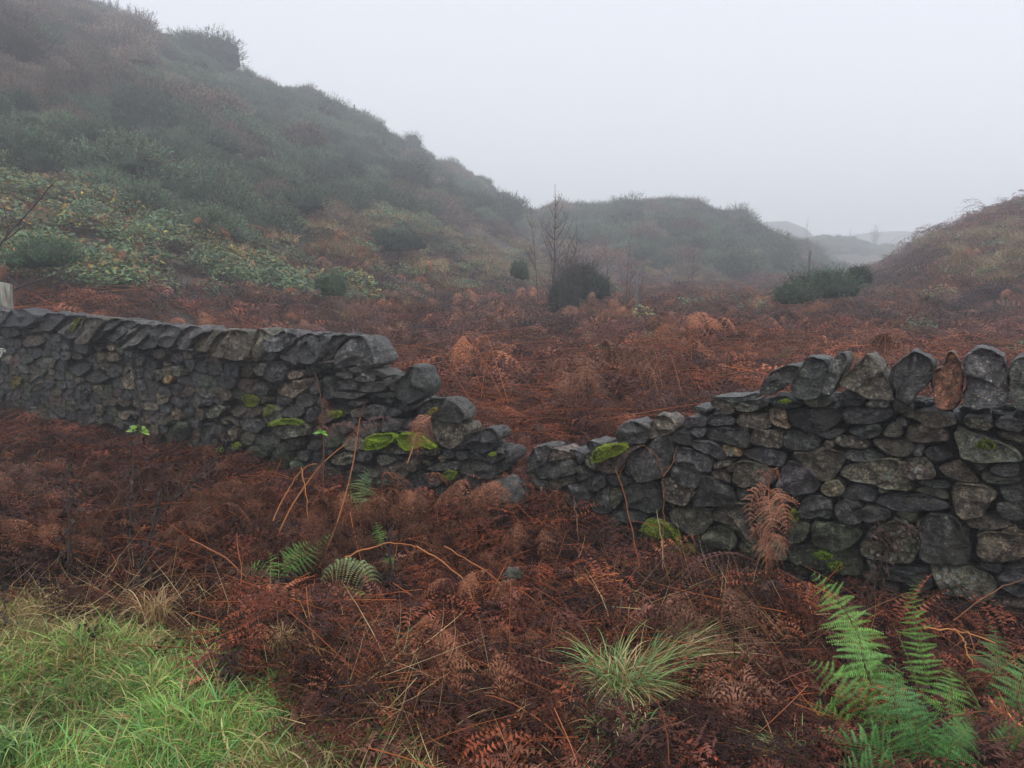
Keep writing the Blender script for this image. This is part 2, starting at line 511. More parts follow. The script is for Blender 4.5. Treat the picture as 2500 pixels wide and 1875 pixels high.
def stone_arrays(sz, cls, depth=0.24, bulge=None, off=0.0, lean=0.0, N=34, r=rng):
    """A rough stone whose outline on the wall's face is sz: front knocked into a few facets, sides run into the wall."""
    out = smooth_outline(sz, N)
    c = out.mean(0)
    size = math.sqrt(poly_area(out))
    span = out.max(0) - out.min(0)
    if bulge is None:
        bulge = 0.30 * min(span.min(), 0.28)
    seed = r.uniform(0, 100)
    rad = out - c
    ang = np.arctan2(rad[:, 1], rad[:, 0])
    fl = r.uniform(.6, 1.0)
    rings = [(0.80, -depth), (0.97, -depth * 0.6), (1.0, -depth * 0.25), (1.0, -0.012), (0.992, .20), (0.978, .50), (0.95, .74),
             (0.89, .86), (0.76, .93), (0.58, .97), (0.38, .99), (0.2, 1.0)]
    pts, dep = [], []
    slope = [(r.normal(0, .8), r.normal(.15, .8), r.uniform(.45, .95)) for _ in range(4)]
    for k, d in rings:
        q = c + rad * k
        if d <= 0:
            dd = np.full(N, d)
            q = q + rad * (0.03 * np.sin(3 * ang + seed) * (d / -depth))[:, None]
        else:
            h = np.full(N, d * bulge)
            rel = (q - c)
            for gx, gz, top in slope:
                pl = bulge * top + (gx * rel[:, 0] + gz * rel[:, 1]) * 0.8
                h = np.where(d > 0.5, np.minimum(h, np.maximum(pl, bulge * .12)), h)
            dd = h
        pts.append(q); dep.append(dd)
    pts = np.concatenate(pts + [c[None]]); dep = np.concatenate(dep + [np.array([dep[-1].mean()])])
    hv = (pts[:, 1] - c[1]) / max(span[1], .01)
    W = from_wall(pts, dep + off - lean * hv * span[1])
    # chipped relief: large dents and fine ripple, pushed mostly outwards
    dirs = np.concatenate([pts - c, np.zeros((len(pts), 1))], 1)
    nrm = dirs[:, 0:1] * WT * .8 + np.array([0, 0, 1]) * dirs[:, 1:2] * .8
    nrm = nrm / (np.linalg.norm(nrm, axis=1, keepdims=True) + 1e-6)
    frontness = np.clip(dep / bulge, 0, 1)[:, None]
    nrm = nrm * (1 - frontness) + WNORM * frontness
    f1 = 2.2 / max(size, .08)
    n1 = fbm(W * f1 + seed, 2)
    n2 = 1 - np.abs(fbm(W * np.array([16, 16, 30]) + seed, 3)) * 1.6
    amp = min(size * 0.085, 0.022)
    W = W + nrm * (n1 * amp + (n2 - .5) * min(size * .05, .010))[:, None]
    R = len(rings)
    i = np.arange(R - 1)[:, None] * N; j = np.arange(N)[None]; j2 = (j + 1) % N
    Q = np.stack([i + j, i + j2, i + N + j2, i + N + j], -1).reshape(-1, 4)
    last = (R - 1) * N
    T = np.stack([last + np.arange(N), last + (np.arange(N) + 1) % N, np.full(N, R * N)], -1)
    base = 1.42 * np.array(TINT[cls[0]]) * (1 + r.normal(0, .20)) * (1 + r.normal(0, .035, 3))
    colr = np.tile(base, (len(W), 1))
    lich = {'l': .95, 'L': 1.2}.get(cls[-1], 0.0)
    if lich == 0:
        lich = r.choice([0, .25, .42, .55], p=[.4, .25, .22, .13])
    if 'b' in cls[:1] and r.random() < .3: lich = max(lich, .65)
    return W, Q, T, colr, np.full(len(W), lich)

def stone_mesh(name, parts, origin):
    V, Q, T, C_, L_ = [], [], [], [], []
    n = 0
    for (v, q, t, c, l) in parts:
        V.append(v); Q.append(q + n); T.append(t + n); C_.append(c); L_.append(l); n += len(v)
    me = make_mesh(name, np.concatenate(V) - origin, np.concatenate(Q), np.concatenate(T), np.concatenate(C_), M_ROCK, True)
    at = me.attributes.new("lich", 'FLOAT', 'POINT')
    at.data.foreach_set("value", np.concatenate(L_).astype(np.float32))
    return me

def add_stone(name, arr, parent=None, parent_loc=None):
    V = arr[0]
    o = V.mean(0); o[2] = V[:, 2].min()
    me = stone_mesh(name, [arr], o)
    return add_obj(name, me, parent, o - (parent_loc if parent_loc is not None else 0))

RIGHT = """
A d 265,1000,290,920,345,855,430,835,460,870,440,960,380,1010,310,1030
A r 440,970,470,870,560,875,640,900,650,935,530,950
A d 600,880,640,872,730,912,720,960,690,995,655,940
A d 350,1020,420,985,560,945,640,940,660,965,660,1060,600,1080,470,1095,370,1100
A d 280,1035,345,1035,365,1100,440,1115,445,1190,400,1210,330,1160,290,1100
A t 450,1110,650,1075,650,1125,580,1150,480,1200,450,1180
A d 660,1010,690,995,740,1060,790,1080,700,1110,665,1110
A bl 715,920,760,885,805,890,805,1040,760,1020,720,970
A r 810,930,850,850,1000,835,1180,840,1100,890,1060,960,990,1050,930,1060,815,1050
A d 1010,1050,1060,1005,1100,1060,1080,1085
A d 1075,940,1120,890,1210,850,1280,770,1390,755,1400,820,1385,1010,1350,1080,1200,1110,1120,1090,1080,1010
A d 1400,740,1530,760,1545,850,1390,820
A k 1470,680,1510,630,1630,625,1655,660,1640,700,1500,705
A d 1520,720,1640,710,1650,760,1600,790,1560,770
A d 1660,680,1690,610,1780,600,1870,640,1880,685,1690,695
A bb 1885,650,1910,600,2120,605,2165,660,2155,710,1980,715,1890,690
A d 1665,740,1720,712,1990,718,1985,850,1940,870,1800,820,1680,790
A d 1545,800,1690,815,1790,870,1830,940,1780,955,1670,900,1545,850
A ol 1780,840,1850,850,1930,885,1925,930,1830,930,1790,890
A d 1400,930,1430,865,1540,870,1680,920,1720,1000,1700,1060,1600,1040,1410,975
A d 1385,1060,1410,990,1550,1010,1630,1060,1590,1170,1540,1170,1400,1090
A bl 1715,970,1850,960,1870,985,1730,1030
A b 1800,1020,1880,980,1890,1020,1850,1055
A b 1700,1060,1790,1030,1850,1090,1850,1140,1720,1090
A rl 1300,1100,1370,1090,1480,1150,1580,1200,1540,1280,1480,1305,1340,1260,1310,1160
A d 1600,1120,1640,1075,1730,1090,1850,1180,1880,1280,1800,1310,1570,1320,1555,1280
A b 1870,1060,1890,980,1960,955,2100,990,2180,1050,2170,1130,2080,1175,1950,1160,1870,1120
A d 1880,1180,1980,1190,2030,1240,1980,1270,1900,1260
A d 690,1130,760,1080,880,1075,880,1160,790,1200,710,1170
A d 880,1080,1000,1070,1110,1100,1040,1160,920,1160
A d 565,1190,620,1135,700,1150,765,1240,750,1300,680,1325,600,1300
A d 770,1270,860,1180,910,1165,935,1350,870,1370,790,1350
A g 915,1170,1010,1180,1020,1260,940,1350
A d 1030,1160,1120,1105,1270,1115,1320,1200,1320,1330,1260,1370,1080,1320,1030,1230
A b 1010,1305,1060,1300,1055,1340,1015,1335
A d 950,1350,1010,1335,1130,1350,1210,1400,1150,1440,1020,1430,940,1400
A k 985,1450,1100,1450,1140,1480,1080,1510,990,1520
A k 500,1240,560,1230,610,1310,600,1370,540,1350,500,1300
A b 610,1320,720,1340,700,1365,610,1375
A d 650,1440,700,1390,800,1380,760,1470,700,1550,655,1520
A g 790,1430,830,1385,970,1400,1000,1450,940,1590,800,1580,740,1530
A d 1180,1440,1250,1390,1340,1400,1440,1500,1470,1600,1280,1620,1190,1540
A b 1365,1350,1430,1310,1550,1330,1710,1370,1700,1440,1640,1520,1560,1550,1480,1500,1380,1400
A b 1720,1350,1750,1320,1900,1290,2000,1290,1990,1400,2020,1540,1960,1560,1840,1450,1715,1410
A g 1560,1330,1720,1330,1700,1350,1600,1345
A g 1620,1530,1740,1455,1840,1480,1910,1560,1880,1640,1720,1640
A g 1910,1600,1960,1570,2100,1590,2110,1700,1950,1690
A b 1690,490,1780,480,1880,540,1870,600,1790,600,1690,540
A lL 1880,540,1930,510,2080,560,1980,590,1880,580
A d 1690,470,1930,475,2060,430,2090,470,1900,520,1720,490
C g 1520,1170,1800,1130,1830,1230,1750,1400,1560,1420,1500,1290
C g 1820,1150,2000,1170,2212,1200,2212,1330,1900,1400,1800,1360
C b 1070,1010,1220,1000,1440,1060,1400,1180,1280,1300,1150,1390,1060,1230
C k 750,600,900,600,990,740,1150,850,1140,950,1020,970,850,860,720,720
C d 1390,760,1560,715,1750,800,1740,900,1560,1000,1400,1050,1250,1000,1200,900
D d 790,450,830,420,985,460,970,485,800,480
D k 230,485,400,475,490,520,480,550,360,565,280,530
D g 490,495,700,480,745,495,700,545,560,550
D k 755,490,900,485,980,510,960,540,820,545
D l 975,535,1020,500,1180,510,1160,555,1040,550
D b 1190,500,1240,490,1370,560,1300,590,1220,590
D b 1290,610,1330,590,1480,565,1640,610,1715,670,1620,700,1480,700,1360,630
D d 135,500,200,490,250,530,200,545
D t 240,560,330,555,370,590,420,715,300,690,260,630
D d 395,610,430,575,760,540,805,600,800,660,700,730,580,748,470,700,410,650
D d 810,590,850,550,1150,570,1225,600,1180,640,980,690,830,670
D rl 110,830,130,720,345,720,350,870,240,850
D d 355,760,400,730,640,770,655,820,610,880,430,890,360,850
D d 580,748,680,720,830,720,830,740,720,790,640,770
D d 850,720,1090,675,1120,720,1090,770,1000,795,870,750
D bl 1120,750,1180,670,1250,650,1290,770,1210,785,1130,770
D d 1210,650,1270,630,1330,670,1290,710
D r 1310,700,1340,680,1560,705,1635,750,1620,800,1440,825,1305,800
D b 665,830,700,795,755,800,750,850,700,872
D rl 770,760,850,770,1020,810,1020,870,870,860,760,830
D b 1030,800,1130,795,1330,815,1385,850,1330,920,1200,930,1120,880
D d 820,910,860,875,1000,880,1170,935,1000,970,850,960
D d 1345,920,1400,830,1450,840,1420,930
D k 1440,880,1500,835,1590,860,1680,920,1600,950,1530,980,1450,930
D lL 1690,700,1760,730,2100,850,2180,910,2195,975,1900,960,1720,945,1690,850
D bl 1750,625,1950,620,1975,700,1920,740,1760,690
D d 1980,680,2040,635,2212,650,2212,740,2060,720
D b 1990,750,2100,740,2212,770,2212,830,2080,800
D d 45,900,120,860,270,865,390,920,340,1010,200,980,60,930
D b 410,900,560,900,700,860,820,900,840,960,780,1050,700,1110,600,1080,500,970
D d 350,1010,420,950,560,1030,645,1140,620,1190,540,1215,330,1205,310,1150
D bl 795,1030,860,985,1050,960,1240,950,1280,1040,1360,1180,1280,1205,1030,1150,810,1080
D rL 1265,965,1440,930,1490,980,1530,1080,1480,1100,1330,1105,1290,1050
D r 1545,1000,1720,950,1800,1030,1870,1130,1680,1120,1590,1060
D d 1790,950,1850,955,1940,990,1870,1050
D d 1945,1040,1990,990,2180,990,2175,1080,2000,1080
D g 1870,1050,1930,1030,2000,1090,2200,1100,2130,1145,1900,1130
D tl 640,1170,700,1110,780,1110,830,1160,800,1220,700,1235
D d 765,1225,880,1160,930,1150,1075,1190,1060,1280,900,1260
D g 1080,1170,1180,1190,1110,1215
D k 1365,1130,1450,1110,1600,1120,1660,1150,1600,1180,1480,1160
D g 1370,1180,1480,1160,1630,1200,1640,1270,1530,1240,1390,1200
D k 1065,1250,1180,1220,1400,1220,1560,1260,1640,1310,1560,1345,1250,1360,1080,1290
D b 1680,1130,1920,1150,2000,1220,1920,1330,1890,1400,1710,1400,1665,1250
D d 2010,1160,2212,1170,2212,1270,2080,1265
D d 1985,1290,2060,1270,2212,1290,2212,1430,2020,1380
D g 410,1225,470,1225,480,1280,430,1290
D d 480,1330,530,1250,640,1225,725,1260,730,1410,650,1390,560,1420,485,1390
D d 740,1290,800,1255,960,1290,970,1440,850,1450,770,1410
D d 970,1300,1180,1340,1160,1410,975,1440
D g 1210,1355,1380,1365,1390,1430,1280,1430
D g 570,1570,600,1430,700,1430,900,1460,960,1530,900,1600,800,1640,600,1620
G bl 0,640,120,530,280,455,400,520,455,640,440,770,400,810,220,790,10,740
G d 455,500,520,415,690,410,770,480,870,650,870,740,800,800,500,790,460,720
G b 800,490,860,460,1020,430,1200,490,1140,530,940,560,830,520
G b 900,660,950,570,1269,580,1340,620,1340,720,1200,770,1000,810,890,730
G t 1090,545,1200,530,1230,570,1120,575
H k 235,400,240,290,500,300,585,340,585,470,500,480,380,420
H bL 590,370,600,290,900,320,1000,350,1065,430,1060,500,960,570,850,550,660,500
H d 910,285,1100,290,1110,350,1060,355,960,320
H d 1070,390,1140,320,1269,310,1340,320,1340,540,1200,530,1090,440
H r 500,500,680,520,760,620,750,660,600,640,500,600
H g 770,600,850,570,960,590,995,640,880,690,780,650
H r 1010,570,1060,530,1340,560,1340,690,1050,665
H b 75,380,110,330,200,320,235,400,150,420
H gL 100,260,150,265,170,300,140,330
H r 190,420,330,440,350,520,220,540
F g 440,650,600,630,900,680,980,740,1000,790,960,850,800,850,600,790,440,750
F g 75,640,130,600,260,640,440,650,440,750,300,730,180,710
F g 430,470,480,440,600,470,590,560,540,610,440,620
F g 340,260,400,250,460,300,440,340,380,320
F r 780,870,960,860,1010,900,1000,980,820,980
"""
RIGHT_COPING = """
D k 180,440,200,350,290,260,400,222,490,235,460,330,380,390,250,465
D d 415,390,480,300,520,160,560,140,705,190,700,300,660,470,560,490,440,470
D d 660,440,690,320,720,210,770,130,820,115,850,150,850,220,800,320,740,450
D b 780,370,830,300,980,150,1020,130,1060,160,1230,410,1210,490,1090,480,900,420
D d 1160,280,1290,150,1370,110,1500,190,1520,240,1500,330,1380,440,1340,530,1240,480,1230,420
D u 1515,540,1510,260,1590,230,1620,130,1660,120,1720,190,1750,300,1740,440,1690,540,1570,565
D d 1720,480,1790,380,1745,260,1770,140,1870,85,1960,95,2060,150,2090,250,2080,380,2110,480,2000,540,1820,560
D d 2110,450,2100,240,2150,160,2260,150,2300,200,2300,570,2130,580
D d 2330,560,2325,250,2420,160,2520,190,2560,330,2540,560
D b 2580,560,2590,250,2700,140,2800,240,2830,560
"""
LEFT = """
K k 870,460,910,390,1000,460,960,470
K d 790,470,870,455,1000,480,1100,530,1080,545,980,520,800,500
K dl 830,560,870,505,960,500,1025,560,900,580
K d 700,630,780,565,870,590,870,640
K d 870,640,920,580,1040,570,1110,600,1080,640,950,660
K d 680,500,830,510,820,560,720,540
K d 580,440,660,425,680,450,600,475
K d 455,455,570,460,580,500,480,530
K t 330,490,440,490,460,530,330,565
K d 170,460,210,425,320,440,320,560,200,570,165,530
K t 250,640,290,580,500,545,530,560,480,630,360,705,260,670
K l 65,470,110,430,190,430,160,520,100,530
K d 480,640,530,560,570,590,560,680,480,670
K d 600,560,620,530,680,570,700,640,690,700,600,710
K d 690,650,870,655,960,665,850,700,700,705
K d 970,665,1140,655,1150,700,1000,690
K d 235,680,370,710,330,745,240,745
K d 390,700,450,675,530,680,530,750,440,775,390,750
K d 535,700,600,700,610,760,560,765
K d 270,800,360,740,450,760,460,820,400,860,300,840
K k 460,860,520,760,560,770,550,880,480,890
K b 570,780,680,790,690,860,600,900,570,880
K lL 150,860,170,790,240,750,300,840,280,870,200,900,140,890
K bl 210,900,260,860,440,870,500,920,480,990,300,1005,230,960
K r 0,870,130,860,160,910,100,965,0,930
K b 0,770,110,755,150,790,110,850,0,850
K d 80,990,150,970,280,1010,270,1060,190,1110,110,1050
K b 285,1020,420,1015,420,1090,300,1110
K g 200,1150,280,1070,340,1130,330,1240,230,1240
K g 20,1120,90,1050,190,1090,180,1160,60,1170
K d 910,840,970,750,1080,770,1080,850,960,870
K d 1085,780,1200,780,1210,820,1090,850
K d 1165,750,1240,720,1265,790,1230,810
K d 700,870,840,850,850,920,780,975,720,950
K d 850,890,1030,880,1030,970,950,1000,860,980
K d 1030,930,1080,855,1200,870,1195,950,1060,960
K g 600,1000,640,920,720,930,740,1070,620,1080
K bL 750,1000,870,990,940,1030,930,1100,760,1100
K d 860,1110,980,1115,970,1190,860,1180
K rl 950,1040,1000,990,1180,965,1400,975,1510,1090,1480,1150,1350,1130,1050,1120
K bl 660,1190,700,1130,840,1130,860,1190,750,1220
K b 810,790,900,790,880,850,810,850
K d 1065,560,1100,545,1170,600,1140,650,1110,620
K d 1110,560,1160,520,1210,530,1180,570,1130,580
K k 1340,890,1420,860,1430,930,1370,940
K k 1510,1100,1600,1100,1610,1150,1530,1180
K d 1620,1110,1680,1110,1730,1160,1650,1180
K t 1480,1160,1530,1130,1560,1170,1510,1200
K d 1395,1240,1460,1210,1560,1195,1660,1200,1660,1250,1480,1260
K b 1680,1280,1760,1315,1900,1335,1860,1400,1720,1400,1670,1350
K r 1545,1310,1600,1250,1670,1270,1680,1360,1590,1370
K d 1520,1010,1560,1000,1700,1040,1690,1100,1600,1100
K k 1740,1090,1830,1140,1850,1170,1740,1160
K k 1990,1090,2030,1120,2040,1200,1990,1210
J b 210,350,340,290,440,310,350,345
J k 0,320,120,310,170,370,40,400
J b 180,420,250,370,330,390,330,450,210,460
J w -30,480,20,480,45,500,20,550,-30,550
J t 820,510,900,505,930,570,830,575
J b 1180,480,1230,465,1290,520,1250,550,1190,550
J t 1260,620,1330,605,1330,680,1260,680
J l 1320,610,1400,610,1400,690,1340,690
J o 1270,690,1300,670,1350,690,1320,745,1270,740
J t 1310,1020,1360,910,1400,980,1400,1030
J t 920,960,1030,960,990,1030,940,1010
J g 1240,1260,1340,1050,1460,1040,1440,1160,1330,1350,1270,1330
J t 1750,1180,1800,1070,1840,1100,1840,1170,1790,1190
J k 640,710,730,640,790,660,830,720,730,750
J d 530,620,620,590,720,600,700,640,620,690,560,670
J k 560,420,700,440,690,520,590,500
J d 740,1150,760,1090,900,1110,880,1200,760,1210
J k 1570,1130,1590,1060,1690,1060,1740,1150,1720,1250,1600,1250
J b 1600,950,1680,910,1740,930,1690,1010,1610,1010
J b 1790,950,1860,910,2040,920,2040,970,1960,1010,1850,1000
J d 1860,1010,1990,1010,2060,1070,2000,1130,1890,1100
J b 1860,1130,1930,1100,1980,1150,1960,1220,1880,1200
J g 1980,1150,2100,1130,2170,1190,2160,1240,2090,1280,2010,1240
J g 1900,1260,1950,1220,2060,1210,2080,1300,1960,1320,1900,1300
J g 2100,1300,2140,1240,2200,1200,2212,1400,2130,1390
"""
LEFT_COPING = """
J d 0,190,90,180,100,240,60,300,0,310
J k 70,300,90,230,120,165,200,165,280,210,325,215,320,270,270,305,180,310
J k 330,300,335,210,420,198,530,215,480,270,430,345,370,340
J d 440,350,490,270,560,225,660,215,670,290,660,400,560,395,500,370
J b 665,420,670,240,800,235,850,255,800,330,760,430,700,455
J k 790,330,850,250,930,235,955,265,860,350,800,420,770,420
J d 805,385,960,255,1040,260,1050,300,990,410,900,420
J d 930,420,1000,340,1080,275,1110,290,1020,400,960,430
J d 970,470,1020,400,1120,285,1210,290,1200,340,1120,460,1030,490
J k 1130,470,1215,340,1230,280,1310,290,1290,460,1200,480
J d 1290,300,1330,285,1450,315,1420,400,1400,470,1290,465
J d 1415,430,1425,370,1480,300,1540,295,1620,340,1560,390,1500,490,1450,480
J k 1490,520,1560,410,1620,355,1640,370,1570,480,1510,540
J b 1575,470,1600,400,1680,320,1770,325,1700,400,1680,490,1600,500
J b 1680,530,1690,420,1760,350,1810,330,1800,550,1740,550
J b 1800,540,1805,350,1850,325,1960,340,1975,560,1860,565
J b 1975,520,1965,340,1990,315,2100,380,2060,480,2040,580,2000,580
J d 2065,440,2110,380,2212,325,2225,400,2225,500,2120,510
K b 70,160,90,155,205,215,165,300,150,400,90,390
K d 170,290,220,220,310,165,400,230,380,270,280,350,230,420,155,400
K d 275,375,400,240,480,185,540,210,450,300,450,440,380,430
K d 450,300,560,210,620,200,650,225,640,330,600,430,460,435
K k 610,420,640,300,650,220,740,205,790,215,700,330,690,400
K d 700,330,780,240,850,210,910,250,1015,430,1000,460,880,440,740,480,695,440
J d -230,290,-220,150,-120,140,-40,180,-20,290,-120,300
J k -420,290,-410,130,-320,110,-250,140,-240,280
J d -610,280,-600,110,-500,90,-430,120,-430,280
"""
# stones lying loose in and around the gap: things of their own
LOOSE = [
 ("upright_stone", "K", "d", "1180,640,1170,580,1230,520,1260,460,1310,440,1370,460,1395,520,1415,600,1400,680,1280,740,1230,710", "tall rounded grey stone standing upright at the broken end of the small stoned wall", .17),
 ("loose_stone", "K", "d", "1335,830,1360,730,1480,715,1560,700,1620,750,1690,820,1690,880,1600,890,1350,850", "humped grey stone with an orange green moss streak, beside the tall upright stone", .24),
 ("loose_stone", "K", "b", "1425,960,1430,880,1460,865,1690,900,1725,960,1690,1050,1600,1090,1530,1060", "blocky dark stone with a flat pale top edge right of the bright moss cushions", .24),
 ("loose_stone", "K", "k", "1725,1010,1760,970,1910,920,1970,980,1960,1030,1850,1035", "wedge shaped dark stone lying on a thin slab beside the gap", .2),
 ("loose_stone", "K", "k", "1700,1040,1880,1045,1900,1100,1840,1130,1700,1080", "thin dark slab lying directly under the wedge shaped stone beside the gap", .2),
 ("loose_stone", "K", "d", "1820,1150,1870,1115,2010,1120,1990,1170,1920,1200", "small slanting slab with a dab of moss above the long speckled stone", .17),
 ("loose_stone", "K", "d", "1665,1190,1740,1170,1850,1175,1960,1250,1940,1310,1850,1320,1680,1270", "long speckled grey stone tilting down towards the gap", .2),
 ("loose_stone", "A", "d", "965,770,1000,690,1060,650,1170,680,1225,720,1220,800,1190,835,1000,825", "squarish grey stone perched behind the flat topped mossy stone", .24),
 ("loose_stone", "A", "b", "1228,760,1235,660,1270,615,1340,610,1400,650,1425,700,1400,745,1280,770,1230,800", "rounded upright stone perched beside the squarish grey stone", .22),
 ("loose_stone", "A", "d", "745,820,790,800,890,830,830,880,780,880", "small flat pointed slab touching the flat topped mossy stone", .2),
]

def parse(txt):
    out = []
    for ln in txt.strip().splitlines():
        b, c, pts = ln.split(None, 2)
        out.append((c, to_wall(P(b, nums(pts)))))
    return out

def clip_half(poly, n, d):
    """Keep the part of poly with n.p <= d."""
    out = []
    m = len(poly)
    for k in range(m):
        p, q = poly[k], poly[(k + 1) % m]
        a, b = n[0] * p[0] + n[1] * p[1] - d, n[0] * q[0] + n[1] * q[1] - d
        if a <= 0: out.append(p)
        if a * b < 0:
            t = a / (a - b); out.append((p[0] + t * (q[0] - p[0]), p[1] + t * (q[1] - p[1])))
    return out

def fill_cells(region, ds, dz, avoid, r):
    """Irregular coursed cells over the region wherever no measured stone lies."""
    reg = np.array(region)
    lo, hi = reg.min(0), reg.max(0)
    seeds = []
    row = 0
    z = lo[1]
    while z < hi[1] + dz:
        s = lo[0] + (row % 2) * ds * .5
        while s < hi[0] + ds:
            sx = s + r.uniform(-.32, .32) * ds; sz_ = z + r.uniform(-.34, .34) * dz
            seeds.append((sx, sz_)); s += ds * r.uniform(.65, 1.45)
        z += dz * r.uniform(.8, 1.2); row += 1
    seeds = np.array(seeds)
    ok = inside(region, seeds[:, 0], seeds[:, 1])
    block = []
    for pl in avoid:
        c = pl.mean(0)
        big = c + (pl - c) * 1.08
        ok &= ~inside(big, seeds[:, 0], seeds[:, 1])
        n = len(pl)
        for k in range(n):
            p, q = pl[k], pl[(k + 1) % n]
            m = max(1, int(np.linalg.norm(q - p) / .05))
            for t in range(m):
                e = p + (q - p) * t / m
                block.append(c + (e - c) * .93)
    block = np.array(block) if block else np.zeros((0, 2))
    live = seeds[ok]
    allp = np.concatenate([seeds[~inside(region, seeds[:, 0], seeds[:, 1])], live, block])
    K = np.array([1.0, ds / dz])
    cells = []
    for p in live:
        d = np.linalg.norm((allp - p) * K, axis=1)
        near = allp[(d > 1e-6) & (d < 2.6 * ds)]
        poly = [(p[0] - ds, p[1] - dz), (p[0] + ds, p[1] - dz), (p[0] + ds, p[1] + dz), (p[0] - ds, p[1] + dz)]
        for q in near:
            n = (q - p) * K * K
            m = (p + q) / 2
            poly = clip_half(poly, n, n[0] * m[0] + n[1] * m[1])
            if len(poly) < 3: break
        if len(poly) < 3: continue
        poly = np.array(poly); c = poly.mean(0)
        if poly_area(poly) < .0012: continue
        gap = .004
        sp = np.maximum((poly.max(0) - poly.min(0)) / 2, .01)
        cells.append(c + (poly - c) * (1 - gap / sp))
    return cells

def blob(c, size, cls, r, n=14, flat=.6):
    """Free-standing small rock."""
    th = np.linspace(0, math.pi, n // 2 + 2)[1:-1]; ph = np.arange(n) / n * 2 * math.pi
    TH, PH = np.meshgrid(th, ph, indexing='ij')
    D = np.stack([np.sin(TH) * np.cos(PH), np.sin(TH) * np.sin(PH), np.cos(TH)], -1).reshape(-1, 3)
    D = np.concatenate([D, [[0, 0, 1], [0, 0, -1]]])
    sd = r.uniform(0, 99)
    R_ = np.ones(len(D))
    for _ in range(9):
        nrm = r.normal(size=3); nrm /= np.linalg.norm(nrm)
        k = D @ nrm
        R_ = np.where(k > 0.05, np.minimum(R_, r.uniform(.62, .95) / np.maximum(k, .05)), R_)
    R_ = R_ * (1 + .10 * fbm(D * 2.2 + sd, 3))
    sc = np.array(size) if np.ndim(size) else np.array([size, size * r.uniform(.6, 1), size * flat])
    a = r.uniform(0, math.pi)
    V = D * R_[:, None] * sc
    V = np.stack([V[:, 0] * math.cos(a) - V[:, 1] * math.sin(a), V[:, 0] * math.sin(a) + V[:, 1] * math.cos(a), V[:, 2]], -1) + c
    m = len(th)
    i = np.arange(m - 1)[:, None] * n; j = np.arange(n)[None]; j2 = (j + 1) % n
    Q = np.stack([i + j, i + n + j, i + n + j2, i + j2], -1).reshape(-1, 4)
    T = np.concatenate([np.stack([np.arange(n), (np.arange(n) + 1) % n, np.full(n, m * n)], -1),
                        np.stack([(m - 1) * n + (np.arange(n) + 1) % n, (m - 1) * n + np.arange(n), np.full(n, m * n + 1)], -1)])
    col_ = np.tile(np.array(TINT[cls]) * (1 + r.normal(0, .12)), (len(V), 1))
    return V, Q, T, col_, np.full(len(V), r.choice([0, .3, .5]))

